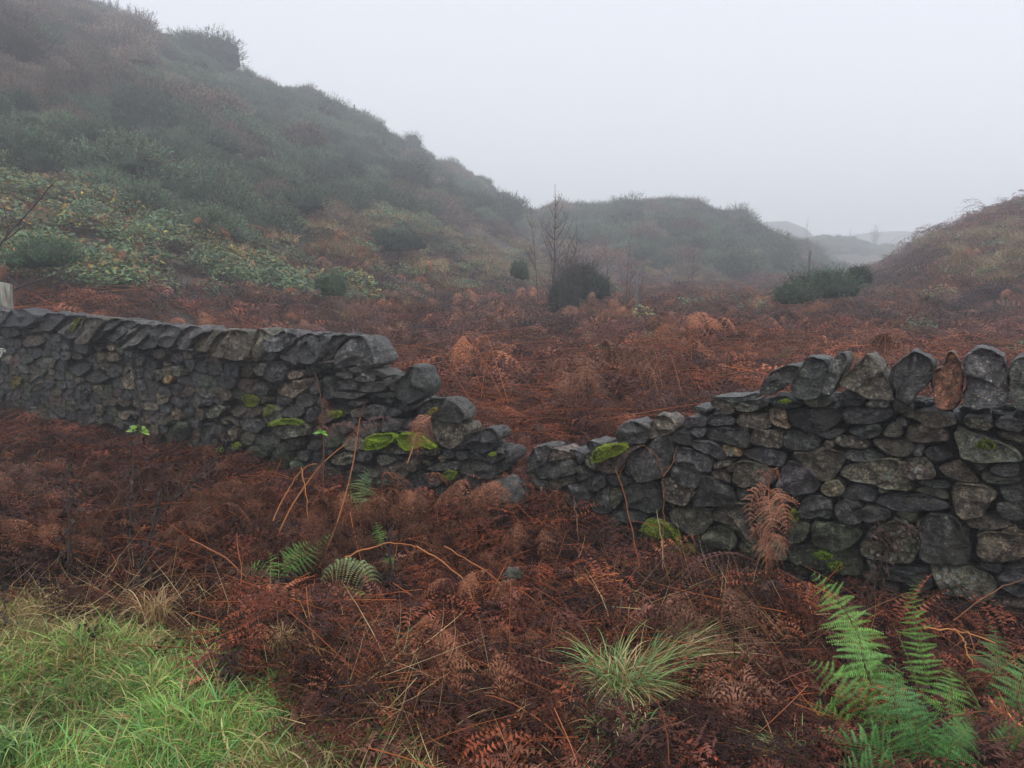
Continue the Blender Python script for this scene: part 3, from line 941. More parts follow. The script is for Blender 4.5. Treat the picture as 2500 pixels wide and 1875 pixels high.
def build_wall(stones, copings, region_px, bottom, ds, dz, label, group, loose_polys, r, right):
    top = to_wall(region_px)
    s0, s1 = top[0, 0], top[-1, 0]
    region = [tuple(p) for p in top] + [(s1, bottom), (s0, bottom)]
    base = W0 + (s0 + s1) / 2 * WT
    root = empty("dry_stone_wall", base)
    tag(root, label, "wall", group, "thing")
    # core of packed stone behind the face, painted near black as shade in gaps
    ss = np.arange(s0, s1, .11)
    zt = np.interp(ss, top[:, 0], top[:, 1])
    V, Q = [], []
    ds_ = [-.10, -.2, -.34, -.46]
    for k, (s, z) in enumerate(zip(ss, zt)):
        for d in ds_:
            zz = z - .03 - (0.05 if d == ds_[0] else 0.0) + .03 * float(vnoise(np.array([s * 9, d * 12, 3.3])))
            V.append(from_wall(np.array([s, zz]), np.array(d + .015 * float(vnoise(np.array([s * 7, d * 20, 1.3]))))))
        V.append(from_wall(np.array([s, bottom - .1]), np.array(ds_[-1] - .03)))
        V.append(from_wall(np.array([s, bottom - .1]), np.array(ds_[0] + .03)))
    m = 6
    for k in range(len(ss) - 1):
        for j in range(m):
            Q.append((k * m + j, k * m + (j + 1) % m, (k + 1) * m + (j + 1) % m, (k + 1) * m + j))
    e = (len(ss) - 1) * m
    Q += [(0, 3, 4, 5), (0, 1, 2, 3), (e, e + 5, e + 4, e + 3), (e, e + 3, e + 2, e + 1)]
    V = np.array(V).reshape(-1, 3)
    cm = make_mesh("core", V - base, Q, None, np.tile((.022, .022, .022), (len(V), 1)), M_ROCK)
    add_obj("core", cm, root)
    # rubble hearting on top of the core, showing at the broken end
    parts = []
    for s in np.arange(s0, s1, .085):
        z = float(np.interp(s, top[:, 0], top[:, 1]))
        for d in (-.17, -.3, -.42):
            c = from_wall(np.array([s + r.uniform(-.03, .03), z - .03 + r.uniform(-.02, .015)]), np.array(d + r.uniform(-.03, .03)))
            parts.append(blob(c, r.uniform(.05, .09), r.choice(['d', 'd', 'k', 'b']), r, 9))
    tag(add_obj("rubble", stone_mesh("rubble", parts, base), root), kind="stuff")
    for c, pl in copings:
        pl = pl.mean(0) + (pl - pl.mean(0)) * (.975 if right else .95)
        arr = stone_arrays(pl, c, depth=.30, bulge=min(.09, .33 * (pl[:, 0].max() - pl[:, 0].min())), off=r.uniform(-.02, .03) if right else r.uniform(-.05, .05), lean=.28, N=56, r=r)
        add_stone("coping_stone", arr, root, base)
    polys = [p for _, p in stones] + [p for _, p in copings] + loose_polys
    allst = [(c, p, r.uniform(-.016, .014)) for c, p in stones]
    fill = fill_cells(region, ds, dz, polys, r)
    for p in fill:
        if right:
            allst.append((r.choice(['d', 'k', 'g', 'b']), p, -.05 + r.uniform(-.01, .01)))
        else:
            allst.append((str(r.choice(['d', 'k', 'b', 'g', 'r', 't', 'l'], p=[.36, .2, .19, .12, .07, .03, .03])), p, r.uniform(-.022, .016)))
    allst.sort(key=lambda t: -poly_area(t[1]))
    parts = []
    for k, (c, p, off) in enumerate(allst):
        a = stone_arrays(p, c, off=off, N=44 if k < 100 else 26, r=r)
        if k < 100: add_stone("wall_stone", a, root, base)
        else: parts.append(a)
    if parts:
        tag(add_obj("small_stone_filling", stone_mesh("small_stone_filling", parts, base), root), kind="stuff")
    print("stones", label[:20], len(allst), "fill", len(fill))
    return root, base

rw = np.random.default_rng(5)
R_ST, R_CO, L_ST, L_CO = parse(RIGHT), parse(RIGHT_COPING), parse(LEFT), parse(LEFT_COPING)
loose = []
for nm, b, c, t, lb, dep in LOOSE:
    loose.append((nm, c, to_wall(P(b, nums(t))), lb, dep))
lp = [l[2] for l in loose]
LEFT_TOP = [(-210, 752), (0, 798), (110, 800), (200, 832), (400, 858), (600, 885), (860, 905), (950, 945), (985, 985), (1040, 1010), (1060, 1045), (1130, 1090), (1190, 1110), (1222, 1150), (1238, 1240)]
RIGHT_TOP = [(1282, 1245), (1294, 1165), (1345, 1125), (1400, 1110), (1455, 1105), (1540, 1085), (1570, 1062), (1640, 1056), (1680, 1025), (1730, 990), (1850, 985), (1960, 975), (2200, 990), (2350, 1004), (2500, 1010), (2760, 1015)]
wall_left, base_left = build_wall(L_ST, L_CO, LEFT_TOP, -.12, .235, .118, "long dark dry stone wall of small stones running away into the distance", None, lp, rw, False)
wall_right, base_right = build_wall(R_ST, R_CO, RIGHT_TOP, -.12, .15, .10, "near dark dry stone wall of large stones with tall upright coping stones", None, lp, rw, True)
for nm, c, pl, lb, dep in loose:
    arr = stone_arrays(pl, c, depth=dep, bulge=.08, off=rw.uniform(-.03, .01), lean=.15, N=44, r=rw)
    tag(add_stone(nm, arr), lb, "stone", "loose stones about the gap in the wall", "thing")

# boulders in the litter
for (vx, vy, dep, sx, cl, lb) in ((1098, 1062, 5.35, .155, 'd', "rounded grey boulder with a hollow face lying at the foot of the gap"),
                                 (1106, 1243, 4.05, .055, 'b', "small oval stone half sunk in brown bracken below the gap"),
                                 (1120, 1048, 5.5, .06, 'd', "small grey stone tucked behind the hollow faced boulder in the gap")):
    c = at_depth(vx, vy, dep)
    arr = blob(np.zeros(3), (sx * 1.25, sx, sx * .85), cl, rw, 32)
    me = stone_mesh("boulder", [arr], np.zeros(3))
    tag(add_obj("boulder", me, None, c), lb, "stone", "stones fallen into the bracken")

# moss cushions on the wall
def moss(parent, base, batch, txt, thick=.055, col=(.28, .36, .03), n=2600, name="moss_cushion"):
    pl = to_wall(P(batch, nums(txt)))
    W, Q, T, _, _ = stone_arrays(pl, 'g', depth=.03, bulge=thick, off=.035, N=40, r=rw)
    W = W + 0.010 * fbm(W * 55, 2)[:, None] * WNORM
    B = Buf()
    cc = np.array(col) * 1.75
    shade = (0.55 + .5 * np.clip(fbm(W * 24, 2), -.7, .9))[:, None]
    B.add(W, Q, T, cc * shade * .8)
    tri = np.concatenate([Q[:, [0, 1, 2]], Q[:, [0, 2, 3]], T])
    tri = tri[(tri.min(1) >= 36 * 3)]
    A_, B_, C_ = W[tri[:, 0]], W[tri[:, 1]], W[tri[:, 2]]
    ar = np.linalg.norm(np.cross(B_ - A_, C_ - A_), axis=1)
    k = rw.choice(len(tri), n, p=ar / ar.sum())
    u, v = rw.random((2, n)); f = u + v > 1; u[f], v[f] = 1 - u[f], 1 - v[f]
    p = A_[k] + (B_[k] - A_[k]) * u[:, None] + (C_[k] - A_[k]) * v[:, None]
    d = WNORM * .8 + rw.normal(0, .55, (n, 3)) + np.array([0, 0, .15])
    d /= np.linalg.norm(d, axis=1, keepdims=True)
    L = rw.uniform(.006, .017, n)[:, None]
    s = np.cross(d, rw.normal(size=(n, 3))); s /= np.linalg.norm(s, axis=1, keepdims=True)
    V = np.stack([p - s * .0022, p + s * .0022, p + d * L], 1).reshape(-1, 3)
    g = np.clip(rw.normal(1, .35, n), .3, 2)[:, None] * cc * (1 + rw.normal(0, .12, (n, 3)))
    B.add(V, None, np.arange(3 * n).reshape(-1, 3), np.repeat(g, 3, 0))
    me = B.mesh(name, M_GREEN, origin=base)
    return add_obj(name, me, parent)
for b, t, th, col, n in (
    ('K', "955,1040,1000,985,1090,965,1180,960,1195,1010,1100,1070,960,1090", .10, (.20, .28, .02), 4200),
    ('K', "1220,1040,1230,975,1330,962,1400,968,1440,1030,1510,1070,1490,1085,1400,1050,1280,1100", .10, (.20, .28, .02), 4200),
    ('K', "210,905,300,850,440,860,490,900,380,890,260,905", .07, (.16, .22, .025), 2200),
    ('K', "10,690,60,665,120,700,110,760,50,765", .05, (.14, .15, .02), 1500),
    ('K', "160,840,200,750,240,755,250,800,200,830", .05, (.13, .15, .03), 1200),
    ('K', "690,800,760,795,770,835,700,845", .05, (.17, .19, .02), 1000),
    ('K', "-30,1290,50,1250,210,1225,240,1260,180,1330,100,1400,-30,1420", .09, (.22, .27, .03), 4200),
    ('K', "1545,1310,1590,1250,1660,1258,1640,1310,1570,1330", .06, (.12, .17, .025), 1400),
    ('K', "1900,1125,1950,1108,1945,1142", .04, (.15, .19, .02), 400),
    ('K', "1430,830,1460,780,1490,770,1500,790,1460,820", .05, (.22, .17, .03), 500),
    ('J', "1660,1270,1740,1225,1735,1330,1690,1430,1650,1400", .06, (.20, .24, .03), 2200),
    ('J', "1760,1440,1830,1360,1890,1430,1850,1480", .06, (.18, .22, .03), 1600),
    ('J', "1190,1270,1230,1220,1270,1270,1220,1300", .05, (.2, .24, .03), 1000),
    ('J', "1915,880,1960,830,2020,860,2010,910,1950,920", .05, (.13, .15, .02), 1300),
    ('J', "1820,1220,1860,1190,1890,1220,1850,1250", .05, (.18, .22, .03), 900),
    ('J', "575,330,600,270,650,235,640,265,590,350", .04, (.15, .17, .03), 700),
    ('J', "115,790,125,700,190,700,185,760", .04, (.13, .11, .02), 700)):
    moss(wall_left, base_left, b, t, th, col, n)
for b, t, th, col, n in (
    ('A', "805,955,825,880,890,835,1000,822,1075,828,1050,880,950,920,840,965", .095, (.18, .22, .025), 4200),
    ('A', "1182,1440,1240,1395,1340,1398,1430,1480,1472,1560,1465,1645,1330,1645,1270,1600,1190,1520", .12, (.14, .17, .022), 6500),
    ('C', "1400,810,1520,735,1600,860,1550,960,1400,1000,1320,940", .085, (.12, .11, .02), 2600),
    ('F', "620,680,700,665,780,700,700,720", .07, (.10, .16, .015), 900),
    ('F', "740,750,840,745,840,800,760,790", .07, (.10, .16, .015), 700),
    ('F', "450,400,490,350,520,380,520,440,470,440", .05, (.09, .13, .015), 600),
    ('D', "1840,835,1900,790,1960,800,1990,850,1900,850", .075, (.10, .12, .02), 600),
    ('D', "340,495,400,480,430,500,370,510", .06, (.13, .18, .02), 400)):
    moss(wall_right, base_right, b, t, th, col, n)

# ------------------------------------------------------------------ plant parts
def frond(B, Pts, wid, npin=12, npn=8, droop=.35, crumple=.25, col=(.2, .07, .04), tip=None, up=(0, 0, 1), shape='bracken', start=.18, stem=.003,
          sweep=.25, curl=.35, pl=.26, stemcol=None, r=rng, fold=0.0):
    """A pinnate frond along the rachis Pts: pinnae in pairs, each with two rows of pinnules."""
    Pts = np.asarray(Pts, float)
    n = len(Pts)
    seg = np.concatenate([[0], np.cumsum(np.linalg.norm(np.diff(Pts, axis=0), axis=1))])
    L = seg[-1]; tt = seg / L
    ti = np.linspace(start, .985, npin)
    base = np.stack([np.interp(ti, tt, Pts[:, k]) for k in range(3)], -1)
    Tn = np.gradient(Pts, axis=0)
    T = np.stack([np.interp(ti, tt, Tn[:, k]) for k in range(3)], -1)
    T /= np.linalg.norm(T, axis=1, keepdims=True) + 1e-9
    up = np.asarray(up, float)
    S = np.cross(T, up); S /= np.linalg.norm(S, axis=1, keepdims=True) + 1e-9
    U = np.cross(S, T)
    x = (ti - start) / (1 - start)
    if shape == 'bracken':
        prof = (1 - x) ** .8 * (.55 + .45 * np.clip(x * 6, 0, 1)) + .04
    else:
        prof = np.clip(np.sin(math.pi * (x * .86 + .14) ** .85), 0, 1) ** .8 * (1 - .25 * x) + .05
    sj = np.linspace(.05, 1, npn)
    sg = np.array([-1.0, 1.0])
    Lp = wid * prof[:, None] * (1 + r.normal(0, .12, (npin, 2)) * min(1, crumple * 4))
    D = S[:, None] * sg[None, :, None] * math.cos(sweep) + T[:, None] * math.sin(sweep) + U[:, None] * fold
    D = D + r.normal(0, crumple, (npin, 2, 3))
    D /= np.linalg.norm(D, axis=2, keepdims=True)
    cur = r.normal(0, crumple * .8, (npin, 2, 3))
    s_ = sj[None, None, :, None]
    Q0 = base[:, None, None] + D[:, :, None] * Lp[..., None, None] * s_ + (cur[:, :, None] - np.array([0, 0, droop])) * Lp[..., None, None] * s_ ** 2
    A = np.gradient(Q0, axis=2); A /= np.linalg.norm(A, axis=3, keepdims=True) + 1e-9
    Uf = U[:, None, None] + np.zeros_like(A)
    Wd = np.cross(A, Uf); Wd /= np.linalg.norm(Wd, axis=3, keepdims=True) + 1e-9
    U2 = np.cross(Wd, A)
    step = (Lp / npn)[..., None, None]
    lp = pl * (Lp[..., None, None] ** .75) * (wid ** .25) * ((1 - .82 * sj) ** .8)[None, None, :, None]
    out = []
    for sd in (-1, 1):
        rr = r.normal(0, 1, Q0.shape[:3])[..., None]
        r2 = r.normal(0, 1, Q0.shape[:3])[..., None]
        l = lp * (1 + .2 * crumple * 3 * r2)
        p0 = Q0 - A * step * .40
        p1 = Q0 + A * step * .40
        p2 = Q0 + Wd * sd * l + A * l * .35 + U2 * l * (curl * (rr * .6 - .4))
        out.append(np.stack([p0, p1, p2], 3))
    V = np.stack(out, 0).reshape(-1, 3)
    nt = len(V) // 3
    c = np.asarray(col, float)
    if tip is not None:
        m = np.clip(np.repeat(np.tile((np.repeat(x, 2 * npn) * .7 + np.tile(np.tile(sj, 2), npin) * .5), 2), 3), 0, 1)[:, None]
        cc = c * (1 - m) + np.asarray(tip) * m
    else:
        cc = np.tile(c, (nt * 3, 1))
    g = np.repeat(1 + r.normal(0, .17, (nt, 1)), 3, 0)
    pg = np.repeat(np.tile(np.repeat(1 + r.normal(0, .16, (npin * 2, 1)), npn, 0), (2, 1)), 3, 0)
    B.add(V, None, np.arange(nt * 3).reshape(-1, 3), np.clip(cc * g * pg, .004, 1))
    sc = np.asarray(stemcol if stemcol is not None else c * 1.4)
    # midribs of the pinnae
    M = Q0[:, :, [0, npn // 2, npn - 1]]; M = np.concatenate([np.repeat(base[:, None, None], 2, 1), M], 2)
    w = (U[:, None, None] * .0016 * (wid / .25) ** .5)
    Vm = np.stack([M - w, M + w], 3).reshape(npin * 2, -1, 3)
    kq = np.array([[0, 1, 3, 2], [2, 3, 5, 4], [4, 5, 7, 6]])
    B.add(Vm.reshape(-1, 3), (np.arange(npin * 2)[:, None, None] * 8 + kq[None]).reshape(-1, 4), None, sc)
    tube(B, Pts, np.linspace(stem, stem * .3, n), sc, 4)

def arch(p0, az, length, rise, fall, n=9, wob=.03, r=rng):
    """A rachis leaving p0 towards bearing az, rising then drooping."""
    t = np.linspace(0, 1, n)
    h = length * (t * .9)
    z = rise * np.sin(np.clip(t * 1.3, 0, 1) * math.pi / 2) - fall * t ** 2.2
    side = r.normal(0, .12) * length * t ** 2
    return np.asarray(p0) + np.stack([math.cos(az) * h - math.sin(az) * side, math.sin(az) * h + math.cos(az) * side, z], -1) + r.normal(0, wob * length * .2, (n, 3)) * t[:, None]

RUST = [(.21, .066, .036), (.165, .052, .033), (.115, .043, .034), (.24, .080, .040), (.090, .042, .038), (.060, .031, .030), (.19, .082, .052), (.14, .066, .056), (.045, .024, .023)]
def rust(r, p=None):
    c = np.array(RUST[r.choice(len(RUST), p=p)])
    return c * r.choice([.45, .8, 1.1, 1.45], p=[.22, .28, .28, .22]) * r.uniform(.85, 1.15)

def bracken_patch(seed, R=.42, H=.34, nf=12, npin=11, npn=8, wid=.20, stems=3, lo=.02, pal=None, down=.1, rise=.14, pl=(.13, .19), crum=(.10, .28), sr=.0026):
    r = np.random.default_rng(seed)
    B = Buf()
    for k in range(nf):
        a = r.uniform(0, 2 * math.pi); q = R * math.sqrt(r.random())
        z = lo + (H - lo) * (k + .5) / nf
        L = r.uniform(.45, .8) * R / .42
        az = r.uniform(0, 2 * math.pi)
        p = (q * math.cos(a) - math.cos(az) * L * .4, q * math.sin(a) - math.sin(az) * L * .4, z * r.uniform(.6, 1.0))
        Pt = arch(p, az, L, r.uniform(0, rise), r.uniform(.06, .24) * (rise / .16) + down, r=r)
        Pt[:, 2] = np.maximum(Pt[:, 2], .0)
        frond(B, Pt, wid * r.uniform(.7, 1.2), npin, npn, droop=r.uniform(.25, .75), crumple=r.uniform(*crum), col=rust(r, pal), curl=.6, pl=r.uniform(*pl),
              stem=sr * .8, stemcol=rust(r) * 1.1, up=(r.normal(0, .5), r.normal(0, .5), 1), r=r)
    for k in range(stems):
        a = r.uniform(0, 2 * math.pi); L = r.uniform(.4, 1.1) * min(1, R / .42)
        p = np.array([r.normal(0, R * .6), r.normal(0, R * .6), r.uniform(.3, 1.05) * H])
        d = np.array([math.cos(a), math.sin(a), r.normal(0, .12)]) * L / 2
        m = p + np.array([r.normal(0, .06), r.normal(0, .06), r.uniform(.0, .12)])
        tube(B, bez(p - d, m, p + d, 6), [sr * 1.2, sr * .7], np.array((.36, .125, .05)) * r.uniform(.35, 1.1), 3)
    return B.mesh("bracken_source_%d" % seed, M_VEG_I)

def blade_strip(B, p, d0, d1, L, w, col, r, nseg=4):
    """Many grass blades at once: p roots, d0 starting and d1 ending directions."""
    n = len(p)
    t = np.linspace(0, 1, nseg + 1)[None, :, None]
    c = p[:, None] + (d0[:, None] * (t - t * t / 2) + d1[:, None] * (t * t / 2)) * L[:, None, None]
    sd = np.cross(d0, r.normal(size=(n, 3))); sd /= np.linalg.norm(sd, axis=1, keepdims=True) + 1e-9
    wd = (w[:, None, None] * (1 - t ** 1.6) + .0002)
    V = np.stack([c - sd[:, None] * wd, c + sd[:, None] * wd], 2).reshape(n, -1, 3)
    kq = np.array([[2 * k, 2 * k + 1, 2 * k + 3, 2 * k + 2] for k in range(nseg)])
    Q = (np.arange(n)[:, None, None] * (2 * nseg + 2) + kq[None]).reshape(-1, 4)
    B.add(V.reshape(-1, 3), Q, None, np.repeat(col, 2 * nseg + 2, 0))

GREENS = np.array([(.14, .29, .06), (.20, .38, .08), (.28, .42, .11), (.15, .32, .12), (.34, .40, .12)])
TANS = np.array([(.42, .29, .14), (.34, .21, .09), (.55, .41, .22), (.24, .13, .06)])
def grass_patch(seed, R=.17, n=300, L=(.08, .2), w=.0030, tan=.3, lean=.8, lay=(1, 0)):
    r = np.random.default_rng(seed)
    B = Buf()
    q = R * np.sqrt(r.random(n)); a = r.uniform(0, 2 * math.pi, n)
    p = np.stack([q * np.cos(a), q * np.sin(a), r.uniform(-.01, .02, n)], -1)
    az = r.uniform(0, 2 * math.pi, n)
    out = np.stack([np.cos(az), np.sin(az), np.zeros(n)], -1) * r.uniform(.2, 1, (n, 1)) * lean + np.array([lay[0], lay[1], 0]) * .35
    d0 = out * .5 + np.array([0, 0, 1]); d0 /= np.linalg.norm(d0, axis=1, keepdims=True)
    d1 = out * 1.6 + np.array([0, 0, -.2]) + r.normal(0, .25, (n, 3))
    ln = r.uniform(*L, n)
    istan = r.random(n) < tan
    c = np.where(istan[:, None], TANS[r.integers(0, len(TANS), n)], GREENS[r.integers(0, len(GREENS), n)]) * r.uniform(.7, 1.3, (n, 1))
    blade_strip(B, p, d0, d1, ln, w * r.uniform(.6, 1.5, n), c, r)
    return B.mesh("grass_source_%d" % seed, M_GREEN_I)

def straw_patch(seed, R=.3, n=90, up=.25):
    r = np.random.default_rng(seed)
    B = Buf()
    p = np.stack([r.normal(0, R * .5, n), r.normal(0, R * .5, n), r.uniform(0, .1, n)], -1)
    az = r.uniform(0, 2 * math.pi, n)
    d0 = np.stack([np.cos(az), np.sin(az), np.abs(r.normal(up, .3, n))], -1)
    k = r.random(n) < .25
    d1 = d0 + r.normal(0, .35, (n, 3)); d1[k] += r.normal(0, 1.2, (k.sum(), 3)); d1[:, 2] -= .45
    c = TANS[r.integers(0, 4, n)] * r.uniform(.6, 1.35, (n, 1))
    blade_strip(B, p, d0, d1, r.uniform(.12, .32, n), r.uniform(.0009, .0019, n), c, r)
    return B.mesh("straw_source_%d" % seed, M_VEG_I)

def leaf_patch(seed, R=.5, H=.4, n=230, size=(.03, .06), cols=None, mat=None):
    """Bramble: small broad leaves in threes over arching canes."""
    r = np.random.default_rng(seed)
    B = Buf()
    a = r.uniform(0, 2 * math.pi, n); q = R * np.sqrt(r.random(n))
    top = H * np.sqrt(np.clip(1 - (q / R) ** 2 * .8, 0, 1))
    p = np.stack([q * np.cos(a), q * np.sin(a), top * r.uniform(.35, 1.05, n)], -1)
    nrm = r.normal(0, .42, (n, 3)) + np.array([0, 0, 1.0]); nrm /= np.linalg.norm(nrm, axis=1, keepdims=True)
    d = np.cross(nrm, r.normal(size=(n, 3))); d /= np.linalg.norm(d, axis=1, keepdims=True)
    e = np.cross(nrm, d)
    l = r.uniform(*size, n)[:, None]
    cs = np.array(cols)[r.integers(0, len(cols), n)] * r.uniform(.7, 1.3, (n, 1))
    for ang in (-1.0, 0, 1.0):
        dd = d * math.cos(ang) + e * math.sin(ang); ee = np.cross(nrm, dd)
        V = np.stack([p, p + dd * l * .5 + ee * l * .36 - nrm * l * .06, p + dd * l * 1.15 - nrm * l * .22, p + dd * l * .5 - ee * l * .36 - nrm * l * .06], 1)
        B.add(V.reshape(-1, 3), np.arange(4 * n).reshape(-1, 4), None, np.repeat(cs, 4, 0))
    for k in range(6):
        a0 = r.uniform(0, 6.28)
        tube(B, bez((0, 0, 0), (math.cos(a0) * R * .5, math.sin(a0) * R * .5, H * 1.5), (math.cos(a0) * R * 1.1, math.sin(a0) * R * 1.1, .05), 6), [.004, .002], (.09, .045, .04), 3)
    return B.mesh("bramble_source_%d" % seed, mat or M_GREEN_I)

def gorse_mesh(seed, R=.8, H=.9, shoots=520, needles=9, mat=None, nl=.055, base=(.034, .056, .034), name=None, ragged=True, long=1.0):
    """A mound of upright spiny shoots round an inner body painted dark as shade."""
    r = np.random.default_rng(seed)
    B = Buf()
    def hull(D):
        f = 1 + .28 * fbm(D * 1.8 + seed, 3)
        return D * np.array([R, R, H]) * f[:, None]
    lobes = [(np.zeros(3), 1.0)] if not ragged else [(np.array([r.uniform(-.55, .55) * R, r.uniform(-.4, .4) * R, r.uniform(-.15, .12) * H]), r.uniform(.45, .75)) for _ in range(7)]
    th = np.linspace(0, math.pi * .62, 9); ph = np.arange(16) / 16 * 2 * math.pi
    TH, PH = np.meshgrid(th, ph, indexing='ij')
    D = np.stack([np.sin(TH) * np.cos(PH), np.sin(TH) * np.sin(PH), np.cos(TH)], -1).reshape(-1, 3)
    i = np.arange(8)[:, None] * 16; j = np.arange(16)[None]; j2 = (j + 1) % 16
    for lc, lr in lobes:
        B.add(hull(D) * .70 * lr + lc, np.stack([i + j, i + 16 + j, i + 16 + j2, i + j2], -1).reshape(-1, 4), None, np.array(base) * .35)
    z = r.uniform(-.25, 1, shoots); a = r.uniform(0, 2 * math.pi, shoots); s = np.sqrt(1 - z * z)
    D = np.stack([s * np.cos(a), s * np.sin(a), z], -1)
    root = hull(D) * r.uniform(.66, .97, (shoots, 1))
    li = r.integers(0, len(lobes), shoots)
    root = root * np.array([l[1] for l in lobes])[li][:, None] + np.array([l[0] for l in lobes])[li]
    ax = D * 1.0 + np.array([0, 0, .35]) + r.normal(0, .25, (shoots, 3)); ax /= np.linalg.norm(ax, axis=1, keepdims=True)
    SL = r.uniform(.06, .20, shoots) ** 1.0 * (R / .8) * long
    c = np.array(base) * r.uniform(.6, 1.55, (shoots, 1)) * (1 + r.normal(0, .1, (shoots, 3)))
    brown = r.random(shoots) < .10
    c[brown] = np.array((.075, .05, .033)) * r.uniform(.7, 1.3, (brown.sum(), 1))
    t = np.linspace(0, 1, needles)[None, :, None]
    q = root[:, None] + ax[:, None] * SL[:, None, None] * t
    nd = r.normal(0, 1, (shoots, needles, 3)); nd /= np.linalg.norm(nd, axis=2, keepdims=True)
    nd = nd * .8 + ax[:, None] * .55
    ln = nl * (1 - .55 * t) * (R / .8)
    sd = np.cross(nd, r.normal(size=nd.shape)); sd /= np.linalg.norm(sd, axis=2, keepdims=True)
    w = .008 * (R / .8)
    V = np.stack([q - sd * w, q + sd * w, q + nd * ln], 2).reshape(-1, 3)
    shade = (.6 + .8 * t) * np.ones((shoots, needles, 1))  # mound shading painted in: shoot bases darker, tips lighter
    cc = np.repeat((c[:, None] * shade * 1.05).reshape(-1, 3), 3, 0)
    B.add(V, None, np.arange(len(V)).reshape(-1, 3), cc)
    return B.mesh(name or "gorse_source_%d" % seed, mat or M_GORSE_I)

# ------------------------------------------------------------------ scattering (only for what nobody could count)
def scatter(name, label, sources, pts, rot, scl, idx, tint):
    """One object of kind stuff whose points carry instances of the source meshes."""
    coll = bpy.data.collections.new(name + "_sources")
    for k, me in enumerate(sources):
        coll.objects.link(bpy.data.objects.new("%s_source_%02d" % (name, k), me))
    n = len(pts)
    me = bpy.data.meshes.new(name)
    me.vertices.add(n); me.vertices.foreach_set("co", np.asarray(pts, np.float32).ravel())
    for nm, tp, data in (("rot", 'FLOAT_VECTOR', rot), ("tint", 'FLOAT_COLOR', np.concatenate([tint, np.ones((n, 1))], 1))):
        at = me.attributes.new(nm, tp, 'POINT'); at.data.foreach_set("vector" if tp == 'FLOAT_VECTOR' else "color", np.asarray(data, np.float32).ravel())
    at = me.attributes.new("scl", 'FLOAT', 'POINT'); at.data.foreach_set("value", np.asarray(scl, np.float32))
    at = me.attributes.new("idx", 'INT', 'POINT'); at.data.foreach_set("value", np.asarray(idx, np.int32))
    o = add_obj(name, me)
    tag(o, label, kind="stuff")
    ng = bpy.data.node_groups.new(name + "_scatter", 'GeometryNodeTree')
    ng.interface.new_socket("Geometry", in_out='INPUT', socket_type='NodeSocketGeometry')
    ng.interface.new_socket("Geometry", in_out='OUTPUT', socket_type='NodeSocketGeometry')
    N, Lk = ng.nodes, ng.links
    gi, go = N.new("NodeGroupInput"), N.new("NodeGroupOutput")
    ci = N.new("GeometryNodeCollectionInfo"); ci.inputs["Collection"].default_value = coll
    ci.inputs["Separate Children"].default_value = True; ci.inputs["Reset Children"].default_value = True
    ip = N.new("GeometryNodeInstanceOnPoints"); ip.inputs["Pick Instance"].default_value = True
    def attr(nm, tp):
        a = N.new("GeometryNodeInputNamedAttribute"); a.data_type = tp; a.inputs["Name"].default_value = nm
        return a.outputs[0]
    Lk.new(gi.outputs[0], ip.inputs["Points"]); Lk.new(ci.outputs[0], ip.inputs["Instance"])
    Lk.new(attr("idx", 'INT'), ip.inputs["Instance Index"])
    er = N.new("FunctionNodeEulerToRotation"); Lk.new(attr("rot", 'FLOAT_VECTOR'), er.inputs[0]); Lk.new(er.outputs[0], ip.inputs["Rotation"])
    Lk.new(attr("scl", 'FLOAT'), ip.inputs["Scale"])
    Lk.new(ip.outputs[0], go.inputs[0])
    md = o.modifiers.new("scatter", 'NODES'); md.node_group = ng
    print("scatter", name, n)
    return o

def rots(n, r, tilt=.15):
    return np.stack([r.normal(0, tilt, n), r.normal(0, tilt, n), r.uniform(0, 2 * math.pi, n)], -1)

def slope_rot(p, r, tilt=.12, k=.7):
    """Random spin, leaning partly with the slope."""
    e = .4
    zx = (terrain_z(p[:, 0] + e, p[:, 1]) - terrain_z(p[:, 0] - e, p[:, 1])) / (2 * e)
    zy = (terrain_z(p[:, 0], p[:, 1] + e) - terrain_z(p[:, 0], p[:, 1] - e)) / (2 * e)
    zx = np.clip(zx, -1, 1) * k; zy = np.clip(zy, -1, 1) * k
    n = len(p)
    out = np.zeros((n, 3))
    from mathutils import Euler
    for i in range(n):
        nv = Vector((-zx[i] + r.normal(0, tilt), -zy[i] + r.normal(0, tilt), 1)).normalized()
        q = Vector((0, 0, 1)).rotation_difference(nv) @ Euler((0, 0, r.uniform(0, 6.283))).to_quaternion()
        out[i] = q.to_euler()
    return out

# zones in the overview, looked up for the ground under each plant
GORSE_ZONE = [[(-400, -600), (250, -20), (450, 60), (700, 180), (1000, 330), (1180, 470), (1150, 480), (1000, 455), (880, 425), (790, 410), (700, 440), (620, 452), (520, 480), (430, 470), (300, 420), (240, 390), (110, 330), (-400, 320)],
              [(1180, 470), (1230, 420), (1400, 400), (1600, 440), (1800, 560), (1740, 590), (1560, 590), (1420, 560), (1330, 520), (1240, 500)],
              [(1750, 490), (1950, 520), (1940, 545), (1780, 540)]]
HEATH_ZONE = [[(-400, -600), (250, -20), (340, 60), (300, 130), (180, 190), (-400, 210)]]
BRAMBLE_ZONE = [[(-60, 330), (110, 330), (230, 400), (350, 440), (520, 500), (640, 545), (760, 590), (770, 630), (640, 632), (540, 612), (380, 600), (230, 590), (120, 560), (-60, 570)],
                [(740, 390), (850, 400), (960, 470), (940, 500), (850, 480), (760, 430)]]
